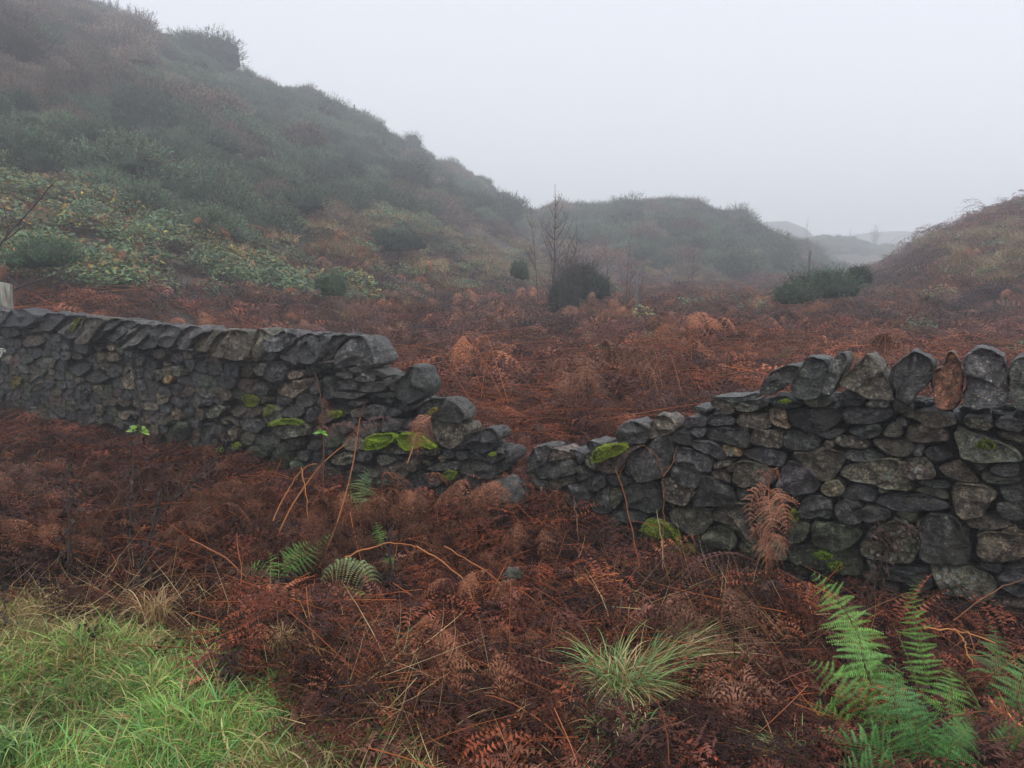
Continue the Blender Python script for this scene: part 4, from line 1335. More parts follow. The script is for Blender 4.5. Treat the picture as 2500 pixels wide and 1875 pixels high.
GRASS_ZONE = [[(540, 460), (800, 480), (820, 570), (700, 560), (600, 520)], [(1010, 520), (1160, 520), (1170, 620), (1040, 610)], [(1410, 545), (1540, 570), (1530, 610), (1400, 600)],
              [(1760, 610), (1830, 590), (1800, 660), (1740, 660)], [(1990, 520), (2230, 460), (2260, 600), (2080, 600)], [(820, 580), (960, 560), (1000, 640), (860, 650)], [(1240, 500), (1330, 520), (1330, 560), (1220, 560)]]
SLOPE_ZONE = [[(-100, 330), (300, 440), (700, 430), (1000, 450), (1210, 480), (1210, 610), (1000, 640), (760, 640), (540, 620), (-100, 600)]]
LAWN = [(-900, 1290), (0, 1300), (140, 1310), (280, 1335), (430, 1370), (560, 1420), (680, 1490), (790, 1560), (880, 1640), (1000, 1800), (800, 2600), (-900, 2600)]

def zone(p, zones, lift=.3):
    q = np.array(p, float); q[:, 2] += lift
    x, y = project(q)
    m = np.zeros(len(p), bool)
    for zz in zones:
        m |= inside(zz, x, y)
    return m

def band(y0, y1, dens, r, amax=.82):
    n = int(dens * amax * (y1 ** 2 - y0 ** 2))
    y = np.sqrt(r.uniform(y0 ** 2, y1 ** 2, n)); a = r.uniform(-amax, amax, n)
    x = a * y
    return np.stack([x, y, terrain_z(x, y)], -1)

def tint_field(p, r, s=.5, amt=.35):
    """Patches of rusty, grey-purple and dark bracken."""
    t = fbm2(p[:, 0], p[:, 1], s, 3, 7.7)[:, None]
    u = fbm2(p[:, 0], p[:, 1], s * 1.7, 3, 1.7)[:, None]
    warm = np.array([[1.12, .90, .72]]); cool = np.array([[.76, .78, .84]])
    k = np.clip(t * 1.1 + .5, 0, 1)
    one = r.choice([.50, .80, 1.10, 1.55], p=[.24, .28, .30, .18], size=(len(p), 1))
    return (warm * k + cool * (1 - k)) * np.clip(1 + u * amt, .45, 1.7) * one * r.uniform(.85, 1.15, (len(p), 1))

rv = np.random.default_rng(21)
NEAR_SRC = [bracken_patch(100 + k, R=.42, H=.34, nf=14, npin=10, npn=8, wid=.20, stems=6, sr=.0022) for k in range(8)]
MID_SRC = [bracken_patch(200 + k, R=.5, H=.36, nf=14, npin=9, npn=5, wid=.25, stems=6, sr=.0028) for k in range(6)]
FAR_SRC = [bracken_patch(300 + k, R=.6, H=.42, nf=13, npin=8, npn=6, wid=.24, stems=1) for k in range(5)]

# bracken of the field
P1 = band(4.6, 9.5, 6.5, rv); P1 = P1[wall_w(P1[:, 0], P1[:, 1]) < -.85]
P2 = band(9.5, 16, 3.6, rv); P2 = P2[wall_w(P2[:, 0], P2[:, 1]) < -.85]
P3 = band(16, 26, 2.2, rv); P4 = band(26, 56, 1.1, rv); P5 = band(56, 115, .30, rv)
allp, idx, scl = [], [], []
ns = [len(NEAR_SRC), len(MID_SRC), len(FAR_SRC)]
for Pn, o0, cnt, s0, s1 in ((P1, 0, ns[0], .75, 1.15), (P2, ns[0], ns[1], .9, 1.3), (P3, ns[0] + ns[1], ns[2], 1.0, 1.5), (P4, ns[0] + ns[1], ns[2], 1.3, 1.9), (P5, ns[0] + ns[1], ns[2], 2.2, 3.0)):
    keep = ~(zone(Pn, GORSE_ZONE, .8) | (zone(Pn, BRAMBLE_ZONE, .4) & (rv.random(len(Pn)) < .72)) | (zone(Pn, GRASS_ZONE) & (rv.random(len(Pn)) < .6)))
    keep &= ~(zone(Pn, SLOPE_ZONE, .4) & (rv.random(len(Pn)) < .35))
    Pn = Pn[keep]
    allp.append(Pn); idx.append(o0 + rv.integers(0, cnt, len(Pn))); scl.append(rv.uniform(s0, s1, len(Pn)))
allp, idx, scl = map(np.concatenate, (allp, idx, scl))
tn = tint_field(allp, rv)
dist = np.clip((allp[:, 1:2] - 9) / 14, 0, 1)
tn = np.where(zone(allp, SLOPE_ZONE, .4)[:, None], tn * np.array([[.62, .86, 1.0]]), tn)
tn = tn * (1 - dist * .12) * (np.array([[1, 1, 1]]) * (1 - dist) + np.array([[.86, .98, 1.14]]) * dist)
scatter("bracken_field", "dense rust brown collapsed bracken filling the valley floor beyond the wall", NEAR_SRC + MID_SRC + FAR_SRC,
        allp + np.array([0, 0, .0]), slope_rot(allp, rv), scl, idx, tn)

# bracken litter on the camera's side
LIT_SRC = [bracken_patch(400 + k, R=.30, H=.19, nf=18, npin=9, npn=8, wid=.145, stems=3 if k % 2 else 2, down=.04, rise=.10, pl=(.15, .22), crum=(.14, .34), sr=.0019, lo=.0) for k in range(9)]
y = rv.uniform(1.7, 11, 12000); a = rv.uniform(-.8, .8, 12000)
x = a * y; w = wall_w(x, y)
keep = (w > .12) & (w < 4.5) & (rv.random(12000) < np.clip(y / 6, .18, 1))
x, y, w = x[keep], y[keep], w[keep]
Pl = np.stack([x, y, terrain_z(x, y)], -1)
keep = ~zone(Pl, [LAWN], .05) & (rv.random(len(Pl)) < .62)
Pl = Pl[keep]
px_, py_ = project(Pl)
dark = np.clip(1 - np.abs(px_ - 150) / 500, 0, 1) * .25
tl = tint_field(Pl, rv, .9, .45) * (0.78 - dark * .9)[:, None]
# bracken pushing through the gap itself
ng_ = 44
gx = rv.normal(.035, .05, ng_); gy = rv.uniform(5.35, 6.3, ng_)
Pgap = np.stack([gx, gy, terrain_z(gx, gy) + rv.uniform(-.02, .30, ng_)], -1)
Pl = np.concatenate([Pl, Pgap]); tl = np.concatenate([tl, np.ones((ng_, 3)) * 1.05])
lift = .07 * sstep(-1.0, -3.0, Pl[:, 0]) * rv.random(len(Pl))
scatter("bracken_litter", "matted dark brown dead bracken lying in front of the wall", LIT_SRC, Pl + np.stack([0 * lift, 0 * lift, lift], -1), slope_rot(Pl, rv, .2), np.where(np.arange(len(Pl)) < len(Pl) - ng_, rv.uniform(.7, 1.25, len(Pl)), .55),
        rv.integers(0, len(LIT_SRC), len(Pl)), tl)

# lawn grass at the bottom left
G_SRC = [grass_patch(500 + k, tan=(.18, .3, .45, .7, .3, .9)[k], lay=(math.cos(k * 1.3), math.sin(k * 1.3))) for k in range(6)]
n = 5200
x = rv.uniform(-3.6, .6, n); y = rv.uniform(1.5, 4.6, n)
Pg = np.stack([x, y, terrain_z(x, y)], -1)
Pg = Pg[zone(Pg, [LAWN], .06) & (rv.random(n) < .85)]
tanny = fbm2(Pg[:, 0], Pg[:, 1], 2.2, 3, 5.0) * 1.2 + .40 * sstep(2.6, 3.6, Pg[:, 1]) - .12 + rv.normal(0, .3, len(Pg))
ig = np.clip(np.digitize(tanny, [-.45, -.1, .2, .5, .85]), 0, 5)
ig = np.array([0, 1, 4, 2, 3, 5])[ig]
tg = np.array([[.86, .98, .80]]) * np.clip(1 + .3 * fbm2(Pg[:, 0], Pg[:, 1], 3.1, 2, 6.0), .6, 1.5)[:, None] * np.array([[1.0, 1.0, 1.0]])
scatter("grass", "wet green grass with brown blades in the bottom corner of the verge", G_SRC, Pg, rots(len(Pg), rv, .2), rv.uniform(.6, 1.05, len(Pg)), ig, tg)

# dead grass stalks
S_SRC = [straw_patch(600 + k, up=.1 + .15 * k) for k in range(4)]
pts = []
for poly, cnt in (([(-20, 1270), (250, 1290), (620, 1330), (760, 1420), (880, 1500), (700, 1520), (520, 1430), (300, 1380), (0, 1310)], 40),
                  ([(1290, 1270), (1620, 1290), (1600, 1380), (1400, 1400), (1240, 1360)], 40), ([(1250, 1250), (1500, 1180), (1700, 1240), (1620, 1330), (1300, 1330)], 12),
                  ([(880, 1380), (1000, 1500), (1250, 1659), (800, 1659)], 9), ([(1500, 1400), (1750, 1500), (1800, 1659), (1300, 1659)], 9), ([(0, 950), (420, 1020), (700, 1200), (300, 1300), (0, 1300)], 16),
                  ([(1500, 1330), (1800, 1330), (1800, 1500), (1500, 1450)], 10), ([(0, 1400), (700, 1500), (900, 1659), (0, 1659)], 3)):
    pl = np.array(poly); lo_, hi_ = pl.min(0), pl.max(0)
    c = 0
    while c < cnt:
        q = rv.uniform(lo_, hi_)
        if inside(poly, q[0], q[1]):
            pts.append(at_px(q[0], q[1], .1)); c += 1
Ps = np.array(pts)
scatter("dry_grass", "pale broken straw and dead grass stalks along the verge", S_SRC, Ps + np.array([0, 0, .04]), rots(len(Ps), rv, .2), rv.uniform(.6, 1.0, len(Ps)), rv.integers(0, 4, len(Ps)),
        np.ones((len(Ps), 3)) * rv.uniform(.7, 1.1, (len(Ps), 1)))

# tan grass on the slopes
TG_SRC = [grass_patch(520 + k, R=.5, n=420, L=(.3, .7), w=.008, tan=.9, lean=.7) for k in range(3)]
Pt = np.concatenate([band(12, 28, 2.4, rv), band(28, 80, .9, rv)])
Pt = Pt[zone(Pt, GRASS_ZONE) | (rv.random(len(Pt)) < .05) | (zone(Pt, SLOPE_ZONE) & (rv.random(len(Pt)) < .16))]
Pt = Pt[~zone(Pt, GORSE_ZONE, .8)]
scatter("rough_grass", "pale tan tussocky grass patches on the slopes", TG_SRC, Pt, rots(len(Pt), rv, .2), rv.uniform(.7, 1.3, len(Pt)) * (1 + .4 * (Pt[:, 1] > 28)), rv.integers(0, 3, len(Pt)),
        np.array([[.62, .60, .60]]) * rv.uniform(.8, 1.2, (len(Pt), 1)))

# bramble
BC = [(.085, .15, .065), (.11, .17, .07), (.065, .12, .06), (.17, .19, .06), (.10, .15, .09)]
B_SRC = [leaf_patch(700 + k, cols=BC + ([(.30, .24, .04), (.28, .12, .04)] if k % 2 else [])) for k in range(5)]
Pb = np.concatenate([band(11, 24, 3.2, rv), band(24, 60, 1.3, rv)])
inb = zone(Pb, BRAMBLE_ZONE, .4)
Pb = Pb[(inb & (fbm2(Pb[:, 0], Pb[:, 1], .6, 3, 2.2) > -.35)) | (~inb & zone(Pb, GORSE_ZONE, .8) & (Pb[:, 1] < 26) & (rv.random(len(Pb)) < .05)) | (~inb & (rv.random(len(Pb)) < .012)) | (~inb & zone(Pb, SLOPE_ZONE, .4) & (rv.random(len(Pb)) < .30))]
scatter("bramble_thicket", "green bramble leaves tangled with bracken on the lower slope", B_SRC, Pb + np.array([0, 0, .12]), slope_rot(Pb, rv), rv.uniform(.8, 1.5, len(Pb)), rv.integers(0, 5, len(Pb)),
        rv.uniform(.8, 1.4, (len(Pb), 1)) * np.ones((1, 3)))

# gorse cover of the hills
GO_SRC = [gorse_mesh(800 + k, R=1.25 + .2 * (k % 3), H=1.15 + .3 * (k % 2), shoots=2300, base=(.056, .084, .052), nl=.05) for k in range(6)]
Pg1, s1 = H_LEFT.points(16000, 0.0, 1.1, .75, rv)
Pg2, s2 = H_MID.points(7000, 0.0, 1.05, .8, rv)
Pg3, s3 = H_FAR2.points(2500, 0.3, 1.05, .8, rv)
Pg4, s4 = H_RIGHT.points(120, 0.2, .9, .8, rv)
Pq = np.concatenate([Pg1, Pg2, Pg3]); sq = np.concatenate([s1, s2, s3])
own = np.abs(terrain_z(Pq[:, 0], Pq[:, 1]) - Pq[:, 2]) < .25
cover = zone(Pq, GORSE_ZONE, .8) | (sq > .93)
dens = fbm2(Pq[:, 0], Pq[:, 1], .22, 3, 3.3)
near_thin = rv.random(len(Pq)) < np.clip((Pq[:, 1] / 34) ** 1.3, .30, 1)
Pq = Pq[own & cover & (dens > -.75)]
def thin(p, dmin, extra):
    grid, keep = {}, []
    for i, q in enumerate(p):
        d = dmin * extra[i]
        c = (int(q[0] // 2.5), int(q[1] // 2.5))
        if all((q[0] - a[0]) ** 2 + (q[1] - a[1]) ** 2 > ((d + a[2]) / 2) ** 2 for dx in (-1, 0, 1) for dy in (-1, 0, 1) for a in grid.get((c[0] + dx, c[1] + dy), ())):
            grid.setdefault(c, []).append((q[0], q[1], d)); keep.append(i)
    return np.array(keep)
gsz = np.clip(rv.lognormal(0, .33, len(Pq)), .45, 1.9)
kq_ = thin(Pq, 1.55, gsz)
Pq, gsz = Pq[kq_], gsz[kq_]
sc = gsz * (.98 + .25 * (Pq[:, 1] > 45))
tq = np.array([[1.0, 1.0, 1.0]]) * rv.uniform(.5, 1.6, (len(Pq), 1)) * np.clip(1 + .4 * fbm2(Pq[:, 0], Pq[:, 1], .3, 3, 9.1), .5, 1.6)[:, None]
heath = zone(Pq, HEATH_ZONE, .8) & (rv.random(len(Pq)) < .75)
patchy = (fbm2(Pq[:, 0], Pq[:, 1], .28, 3, 12.0) > .42) & (rv.random(len(Pq)) < .6)
tq[heath | patchy] *= np.array([[2.1, 1.05, 1.35]])
scatter("gorse_thicket", "unbroken dark green gorse covering the hillside and hillock", GO_SRC, Pq - np.array([0, 0, .1]), rots(len(Pq), rv, .2), sc, rv.integers(0, 6, len(Pq)), tq)

# ------------------------------------------------------------------ green ferns
FERN_G = [(.13, .30, .045), (.10, .24, .04), (.17, .35, .055)]
def px_curve(pts, n=14):
    """Smooth 3D curve through (overview x, overview y, distance) points."""
    c = np.array([at_depth(*q) for q in pts])
    seg = np.concatenate([[0], np.cumsum(np.linalg.norm(np.diff(c, axis=0), axis=1))])
    t = np.linspace(0, seg[-1], n)
    out = np.stack([np.interp(t, seg, c[:, k]) for k in range(3)], -1)
    for _ in range(2):
        out[1:-1] = (out[:-2] + 2 * out[1:-1] + out[2:]) / 4
    return out

rf = np.random.default_rng(77)
def fern_plant(label, fronds, loc, name="fern", cat="fern", group=None, mat=None, tilt=(0, -.9, .5), kind=None):
    root = empty(name, loc)
    tag(root, label, cat, group)
    for f in fronds:
        B = Buf()
        C = px_curve(f['p'])
        frond(B, C, f.get('w', .075) * 1.15, int(f.get('n', 20) * .95), f.get('m', 13) + 3, droop=f.get('d', .2), crumple=f.get('c', .12), col=f.get('col', FERN_G[rf.integers(0, 3)]), tip=f.get('tip'),
              up=f.get('up', tilt), shape=f.get('s', 'fern'), start=f.get('st', .16), stem=.0026, sweep=.22, curl=.25, pl=f.get('pl', .15), stemcol=f.get('sc', (.16, .17, .05)), r=rf, fold=f.get('fold', 0))
        add_obj("frond", B.mesh("frond", mat or M_GREEN, origin=loc), root)
    return root

base1 = at_depth(1905, 1640, 3.0)
fern_plant("large bright green fern with broad upright fronds at the foot of the near wall", [
    dict(p=[(1900, 1560, 3.05), (1868, 1400, 3.2), (1835, 1330, 3.35), (1790, 1270, 3.45), (1755, 1237, 3.5)], w=.115, n=22, d=.2, st=.3),
    dict(p=[(1925, 1600, 2.95), (1895, 1510, 2.98), (1868, 1440, 3.02), (1858, 1385, 3.1), (1850, 1345, 3.2)], w=.15, n=20, m=15, col=(0.135, 0.312, 0.060)),
    dict(p=[(2010, 1590, 3.0), (2005, 1500, 3.05), (1990, 1400, 3.15), (1975, 1330, 3.2), (1965, 1290, 3.2), (1975, 1255, 3.18), (1988, 1245, 3.15)], w=.075, n=28, m=12, col=(0.135, 0.325, 0.050), d=.1),
    dict(p=[(1985, 1580, 2.85), (1985, 1500, 2.85), (1970, 1440, 2.9), (1945, 1380, 3.0), (1928, 1345, 3.05)], w=.07, n=24, m=12, up=(.9, -.3, .3), col=(0.162, 0.260, 0.070)),
    dict(p=[(1935, 1640, 2.75), (1900, 1560, 2.7), (1850, 1500, 2.72), (1790, 1450, 2.8), (1745, 1425, 2.9)], w=.11, n=20, m=13, d=.35),
    dict(p=[(1960, 1659, 2.6), (1950, 1600, 2.55), (1935, 1540, 2.55), (1930, 1480, 2.62), (1935, 1430, 2.7)], w=.12, n=20, m=14, col=(0.081, 0.221, 0.050)),
    dict(p=[(1975, 1680, 2.5), (1930, 1640, 2.45), (1880, 1610, 2.42), (1840, 1600, 2.42), (1800, 1615, 2.45)], w=.115, n=20, m=14, col=(0.081, 0.234, 0.055), d=.3),
    dict(p=[(1990, 1690, 2.45), (1990, 1620, 2.4), (1975, 1560, 2.4), (1960, 1510, 2.45), (1950, 1470, 2.5)], w=.11, n=20, m=14, col=(0.068, 0.208, 0.050)),
    dict(p=[(2000, 1700, 2.4), (2040, 1640, 2.38), (2075, 1590, 2.4), (2100, 1560, 2.45)], w=.10, n=20, m=14, col=(0.081, 0.221, 0.050)),
    dict(p=[(1985, 1720, 2.35), (1930, 1690, 2.3), (1870, 1660, 2.3), (1810, 1650, 2.32)], w=.10, n=18, m=13, col=(0.074, 0.208, 0.050)),
    dict(p=[(1900, 1640, 2.8), (1850, 1590, 2.8), (1790, 1540, 2.85), (1740, 1520, 2.9)], w=.10, n=18, m=12, d=.3),
    dict(p=[(2010, 1640, 2.7), (2045, 1570, 2.7), (2060, 1500, 2.75), (2050, 1440, 2.85)], w=.10, n=20, m=12, d=.25),
    dict(p=[(1920, 1670, 2.6), (1870, 1640, 2.6), (1800, 1590, 2.6), (1760, 1585, 2.65)], w=.10, n=18, m=12, d=.3),
    dict(p=[(2030, 1690, 2.5), (2070, 1640, 2.5), (2090, 1600, 2.5), (2085, 1560, 2.55)], w=.10, n=18, m=12, d=.25),
], base1)
base2 = at_depth(2110, 1640, 2.85)
fern_plant("drooping pale green fern between the large bright fern and the dark loose fern", [
    dict(p=[(2115, 1660, 2.7), (2125, 1590, 2.7), (2120, 1530, 2.75), (2095, 1480, 2.85), (2060, 1450, 2.95), (2030, 1440, 3.0)], w=.07, n=26, m=12, up=(.8, -.4, .4), col=(0.176, 0.260, 0.070)),
    dict(p=[(2100, 1700, 2.6), (2090, 1620, 2.6), (2075, 1560, 2.62), (2055, 1520, 2.7)], w=.08, n=20, m=12, col=(0.135, 0.247, 0.060)),
], base2)
base3 = at_depth(2190, 1600, 2.9)
fern_plant("dark green fern with loose spreading fronds under the wall's near end", [
    dict(p=[(2150, 1600, 3.0), (2150, 1520, 3.05), (2150, 1440, 3.15), (2158, 1380, 3.25), (2140, 1350, 3.3)], w=.12, n=20, m=12, col=(0.068, 0.156, 0.030), d=.3),
    dict(p=[(2180, 1640, 2.75), (2190, 1560, 2.75), (2205, 1480, 2.8), (2220, 1410, 2.9)], w=.11, n=20, m=13, col=(0.095, 0.221, 0.050)),
    dict(p=[(2160, 1680, 2.6), (2185, 1620, 2.55), (2190, 1570, 2.55), (2150, 1560, 2.6)], w=.09, n=18, m=12, col=(0.074, 0.182, 0.030)),
    dict(p=[(2230, 1700, 2.5), (2220, 1640, 2.5), (2190, 1600, 2.5), (2130, 1600, 2.5)], w=.09, n=18, m=12, col=(0.068, 0.169, 0.030)),
], base3)
b = at_depth(735, 1290, 3.85)
fern_plant("frosted grey green fern frond curling over in the brown bracken", [
    dict(p=[(790, 1300, 3.8), (805, 1270, 3.8), (795, 1225, 3.82), (765, 1208, 3.85), (725, 1212, 3.85), (700, 1235, 3.82), (692, 1262, 3.8)], w=.075, n=20, m=11, col=(0.230, 0.312, 0.130), d=.9, up=(0, -.5, .9), st=.25),
    dict(p=[(830, 1400, 3.6), (815, 1340, 3.65), (785, 1290, 3.7), (755, 1262, 3.75), (735, 1268, 3.75)], w=.075, n=18, m=11, col=(0.216, 0.286, 0.050), tip=(.30, .20, .04), d=.7, up=(.2, -.5, .9), st=.2),
    dict(p=[(850, 1450, 3.5), (840, 1410, 3.5), (845, 1370, 3.55), (835, 1330, 3.6)], w=.05, n=16, m=10, col=(0.068, 0.169, 0.040)),
], b)
b = at_depth(600, 1250, 4.1)
fern_plant("low green fern behind the black weed stalks", [
    dict(p=[(600, 1260, 4.1), (615, 1220, 4.15), (640, 1185, 4.2), (670, 1170, 4.25)], w=.07, n=16, m=10, col=(0.108, 0.260, 0.040)),
    dict(p=[(590, 1265, 4.1), (570, 1235, 4.1), (545, 1225, 4.1), (520, 1240, 4.1)], w=.06, n=16, m=10, col=(0.108, 0.234, 0.040)),
    dict(p=[(610, 1250, 4.15), (655, 1215, 4.2), (700, 1165, 4.3), (720, 1150, 4.35)], w=.06, n=16, m=10, col=(0.081, 0.221, 0.030)),
    dict(p=[(595, 1290, 4.0), (580, 1250, 4.0), (590, 1215, 4.05), (580, 1190, 4.1)], w=.05, n=14, m=10, col=(0.135, 0.286, 0.050)),
], b)
b = at_depth(775, 1090, 4.75)
fern_plant("small pale green fern against the mossy stones of the wall's broken end", [
    dict(p=[(780, 1100, 4.75), (778, 1060, 4.75), (785, 1030, 4.75), (800, 1012, 4.75)], w=.07, n=14, m=9, col=(0.176, 0.286, 0.110), d=.3),
    dict(p=[(775, 1105, 4.7), (760, 1070, 4.7), (752, 1040, 4.7), (757, 1015, 4.7)], w=.035, n=12, m=8, col=(0.095, 0.143, 0.030)),
], b)
b = at_depth(820, 1180, 4.4)
fern_plant("tiny green fern sprig above the curled frond", [
    dict(p=[(825, 1185, 4.4), (822, 1160, 4.42), (815, 1140, 4.45), (812, 1125, 4.45)], w=.045, n=12, m=8, col=(0.121, 0.286, 0.060), d=.2),
    dict(p=[(850, 1230, 4.2), (840, 1210, 4.22), (838, 1190, 4.25)], w=.04, n=12, m=8, col=(0.108, 0.234, 0.050), d=.2),
], b)

# ------------------------------------------------------------------ standing dead bracken against the near wall
BRN = (.25, .11, .065)
def upright_bracken(label, stem_pts, fr, loc, scol=(.24, .09, .04)):
    root = empty("dead_bracken", loc)
    tag(root, label, "bracken", "standing dead bracken plants")
    B = Buf(); tube(B, px_curve(stem_pts), [.0065, .003], scol, 6)
    add_obj("stem", B.mesh("stem", M_VEG, origin=loc), root)
    for f in fr:
        B = Buf()
        frond(B, px_curve(f['p']), f.get('w', .12), f.get('n', 14), f.get('m', 11), droop=f.get('d', .9), crumple=f.get('c', .12), col=f.get('col', BRN), up=f.get('up', (.2, -.9, .4)),
              shape='bracken', start=f.get('st', .05), stem=.002, curl=.5, pl=f.get('pl', .13), r=rf)
        add_obj("frond", B.mesh("frond", M_VEG, origin=loc), root)
    return root
upright_bracken("tall pinkish brown dead bracken drooping in front of the wall with a shepherd's crook top", [(1650, 1300, 4.15), (1655, 1220, 4.15), (1660, 1130, 4.15), (1662, 1070, 4.15), (1660, 1030, 4.15)], [
    dict(p=[(1664, 1060, 4.15), (1645, 1053, 4.1), (1625, 1070, 4.05), (1618, 1110, 4.02), (1625, 1140, 4.0)], w=.11, d=.6),
    dict(p=[(1662, 1058, 4.15), (1678, 1062, 4.1), (1692, 1090, 4.06), (1700, 1130, 4.02), (1696, 1160, 4.0)], w=.12, d=.6, col=(.30, .13, .075)),
    dict(p=[(1660, 1070, 4.12), (1662, 1100, 4.05), (1668, 1135, 4.0), (1672, 1165, 4.0)], w=.13, d=.5, col=(.28, .13, .08)),
    dict(p=[(1658, 1140, 4.12), (1640, 1135, 4.05), (1625, 1150, 4.0), (1622, 1170, 4.0)], w=.10, d=.8),
    dict(p=[(1660, 1150, 4.1), (1675, 1155, 4.03), (1688, 1175, 4.0), (1698, 1200, 4.0)], w=.11, d=.7, col=(.30, .14, .08)),
    dict(p=[(1657, 1160, 4.1), (1655, 1180, 4.04), (1662, 1205, 4.0), (1668, 1225, 4.0)], w=.11, d=.7),
    dict(p=[(1660, 1035, 4.15), (1650, 1018, 4.12), (1635, 1018, 4.1), (1624, 1034, 4.1)], w=.04, n=10, m=7, d=.7, col=(.20, .085, .05)),
    dict(p=[(1661, 1030, 4.15), (1672, 1010, 4.12), (1680, 1012, 4.1), (1684, 1042, 4.1)], w=.045, n=10, m=7, d=.7, col=(.26, .12, .07)),
], at_depth(1650, 1300, 4.15))
upright_bracken("arched plum brown dead frond hanging over the wall's foot like a comb", [(1480, 1250, 4.1), (1520, 1205, 4.1), (1580, 1192, 4.1), (1630, 1210, 4.1)], [
    dict(p=[(1478, 1240, 4.1), (1500, 1205, 4.1), (1545, 1192, 4.1), (1590, 1192, 4.1), (1625, 1203, 4.1), (1645, 1225, 4.1)], w=.11, n=16, m=11, d=1.6, col=(.12, .06, .055), up=(0, -.3, 1)),
    dict(p=[(1632, 1300, 3.9), (1645, 1270, 3.9), (1665, 1252, 3.9), (1690, 1258, 3.9), (1705, 1280, 3.9)], w=.08, n=14, m=9, d=1.0, col=(.10, .06, .06), up=(0, -.3, 1)),
], at_depth(1500, 1270, 4.1), (.11, .05, .04))
upright_bracken("dead bracken with a thick bent orange stem in front of the mossy ledge", [(590, 1180, 4.7), (625, 1100, 4.75), (665, 1040, 4.8), (700, 995, 4.85), (745, 960, 4.9)], [
    dict(p=[(745, 960, 4.9), (770, 935, 4.92), (800, 920, 4.92), (835, 915, 4.92)], w=.08, d=1.0, col=(.16, .075, .055)),
    dict(p=[(700, 995, 4.85), (690, 1010, 4.8), (680, 1040, 4.8), (690, 1070, 4.8)], w=.06, d=1.0, col=(.18, .08, .05)),
], at_depth(590, 1180, 4.7), (.40, .16, .06))
upright_bracken("leaning dead bracken stem with a ragged plum coloured head before the broken wall end", [(640, 1340, 4.2), (680, 1250, 4.4), (730, 1130, 4.6), (765, 1000, 4.75), (775, 910, 4.8), (778, 900, 4.8)], [
    dict(p=[(775, 925, 4.8), (800, 905, 4.8), (840, 900, 4.8), (870, 920, 4.8)], w=.07, d=.9, col=(.12, .06, .055), c=.2),
    dict(p=[(772, 930, 4.8), (750, 915, 4.8), (720, 918, 4.8), (700, 940, 4.8)], w=.07, d=.9, col=(.13, .065, .05), c=.2),
    dict(p=[(780, 900, 4.8), (785, 880, 4.8), (790, 865, 4.8)], w=.03, d=.5, col=(.12, .06, .055), c=.2),
], at_depth(640, 1340, 4.2), (.34, .13, .055))
upright_bracken("withered red brown bracken hanging on a thin vertical stem before the wall", [(700, 1130, 4.8), (697, 1050, 4.8), (700, 950, 4.8), (696, 880, 4.8), (690, 830, 4.8), (680, 805, 4.8)], [
    dict(p=[(697, 860, 4.8), (705, 870, 4.8), (708, 890, 4.8), (706, 915, 4.8)], w=.05, n=10, m=7, d=1.2, col=(.17, .06, .035), c=.25),
    dict(p=[(697, 890, 4.8), (690, 900, 4.8), (690, 925, 4.8), (694, 950, 4.8)], w=.045, n=10, m=7, d=1.2, col=(.17, .065, .04), c=.25),
    dict(p=[(699, 920, 4.8), (712, 930, 4.8), (716, 950, 4.8)], w=.05, n=10, m=7, d=1.2, col=(.16, .06, .04), c=.25),
], at_depth(700, 1130, 4.8), (.13, .055, .04))
upright_bracken("bundle of crisp brown fronds slumped in the notch below the upright stone", [(930, 900, 5.55), (905, 915, 5.5), (895, 960, 5.4), (880, 1000, 5.3)], [
    dict(p=[(925, 898, 5.55), (905, 905, 5.45), (893, 940, 5.4), (885, 985, 5.35)], w=.12, d=1.0, col=(.26, .12, .07), c=.2),
    dict(p=[(930, 900, 5.5), (912, 915, 5.4), (905, 955, 5.35), (900, 990, 5.3)], w=.11, d=1.0, col=(.24, .10, .06), c=.2),
    dict(p=[(915, 900, 5.5), (898, 925, 5.4), (888, 960, 5.35)], w=.10, d=1.0, col=(.20, .09, .055), c=.2),
], at_depth(905, 1000, 5.4), (.38, .2, .09))

# broken bare bracken stems
def bare_stem(label, paths, col=(.36, .13, .05), rad=.0045, name="bracken_stem"):
    B = Buf()
    o = at_depth(*paths[0][0])
    for p in paths:
        c = px_curve(p, 14); k_ = rf.normal(0, rad * .9, c.shape); k_[0] = 0
        c = c + k_
        tube(B, c, rad * np.linspace(1, .55, 14) * rf.uniform(.8, 1.2, 14), np.array(col) * .85, 6)
        for _ in range(4):
            q_ = c[rf.integers(3, 13)]; e_ = q_ + rf.normal(0, .035, 3)
            tube(B, bez(q_, (q_ + e_) / 2 + rf.normal(0, .008, 3), e_, 4), [rad * .4, rad * .15], np.array(col) * .7, 4)
    tag(add_obj(name, B.mesh(name, M_VEG, origin=o), None, o), label, "stem", "bare bracken stems")
bare_stem("bare red brown stem forked like a Y before the right of the mossy coping", [[(1432, 1190, 4.35), (1433, 1100, 4.4), (1433, 1030, 4.45)], [(1433, 1030, 4.45), (1420, 985, 4.45), (1385, 960, 4.45)], [(1433, 1030, 4.45), (1455, 1000, 4.45), (1462, 965, 4.45)]], (.24, .10, .055), .0035)
bare_stem("long straight rust red stem leaning left across the round stones", [[(1388, 1260, 4.2), (1372, 1180, 4.25), (1350, 1070, 4.35), (1330, 1015, 4.4)]], (.30, .10, .05), .004)
bare_stem("pale straight stem standing by the low round stone", [[(1250, 1190, 4.7), (1246, 1120, 4.7), (1240, 1068, 4.7)]], (.36, .22, .14), .004)
bare_stem("pale thin stem crossing the moss covered stone", [[(1432, 1230, 4.2), (1430, 1160, 4.25), (1418, 1100, 4.3)]], (.45, .34, .2), .003)
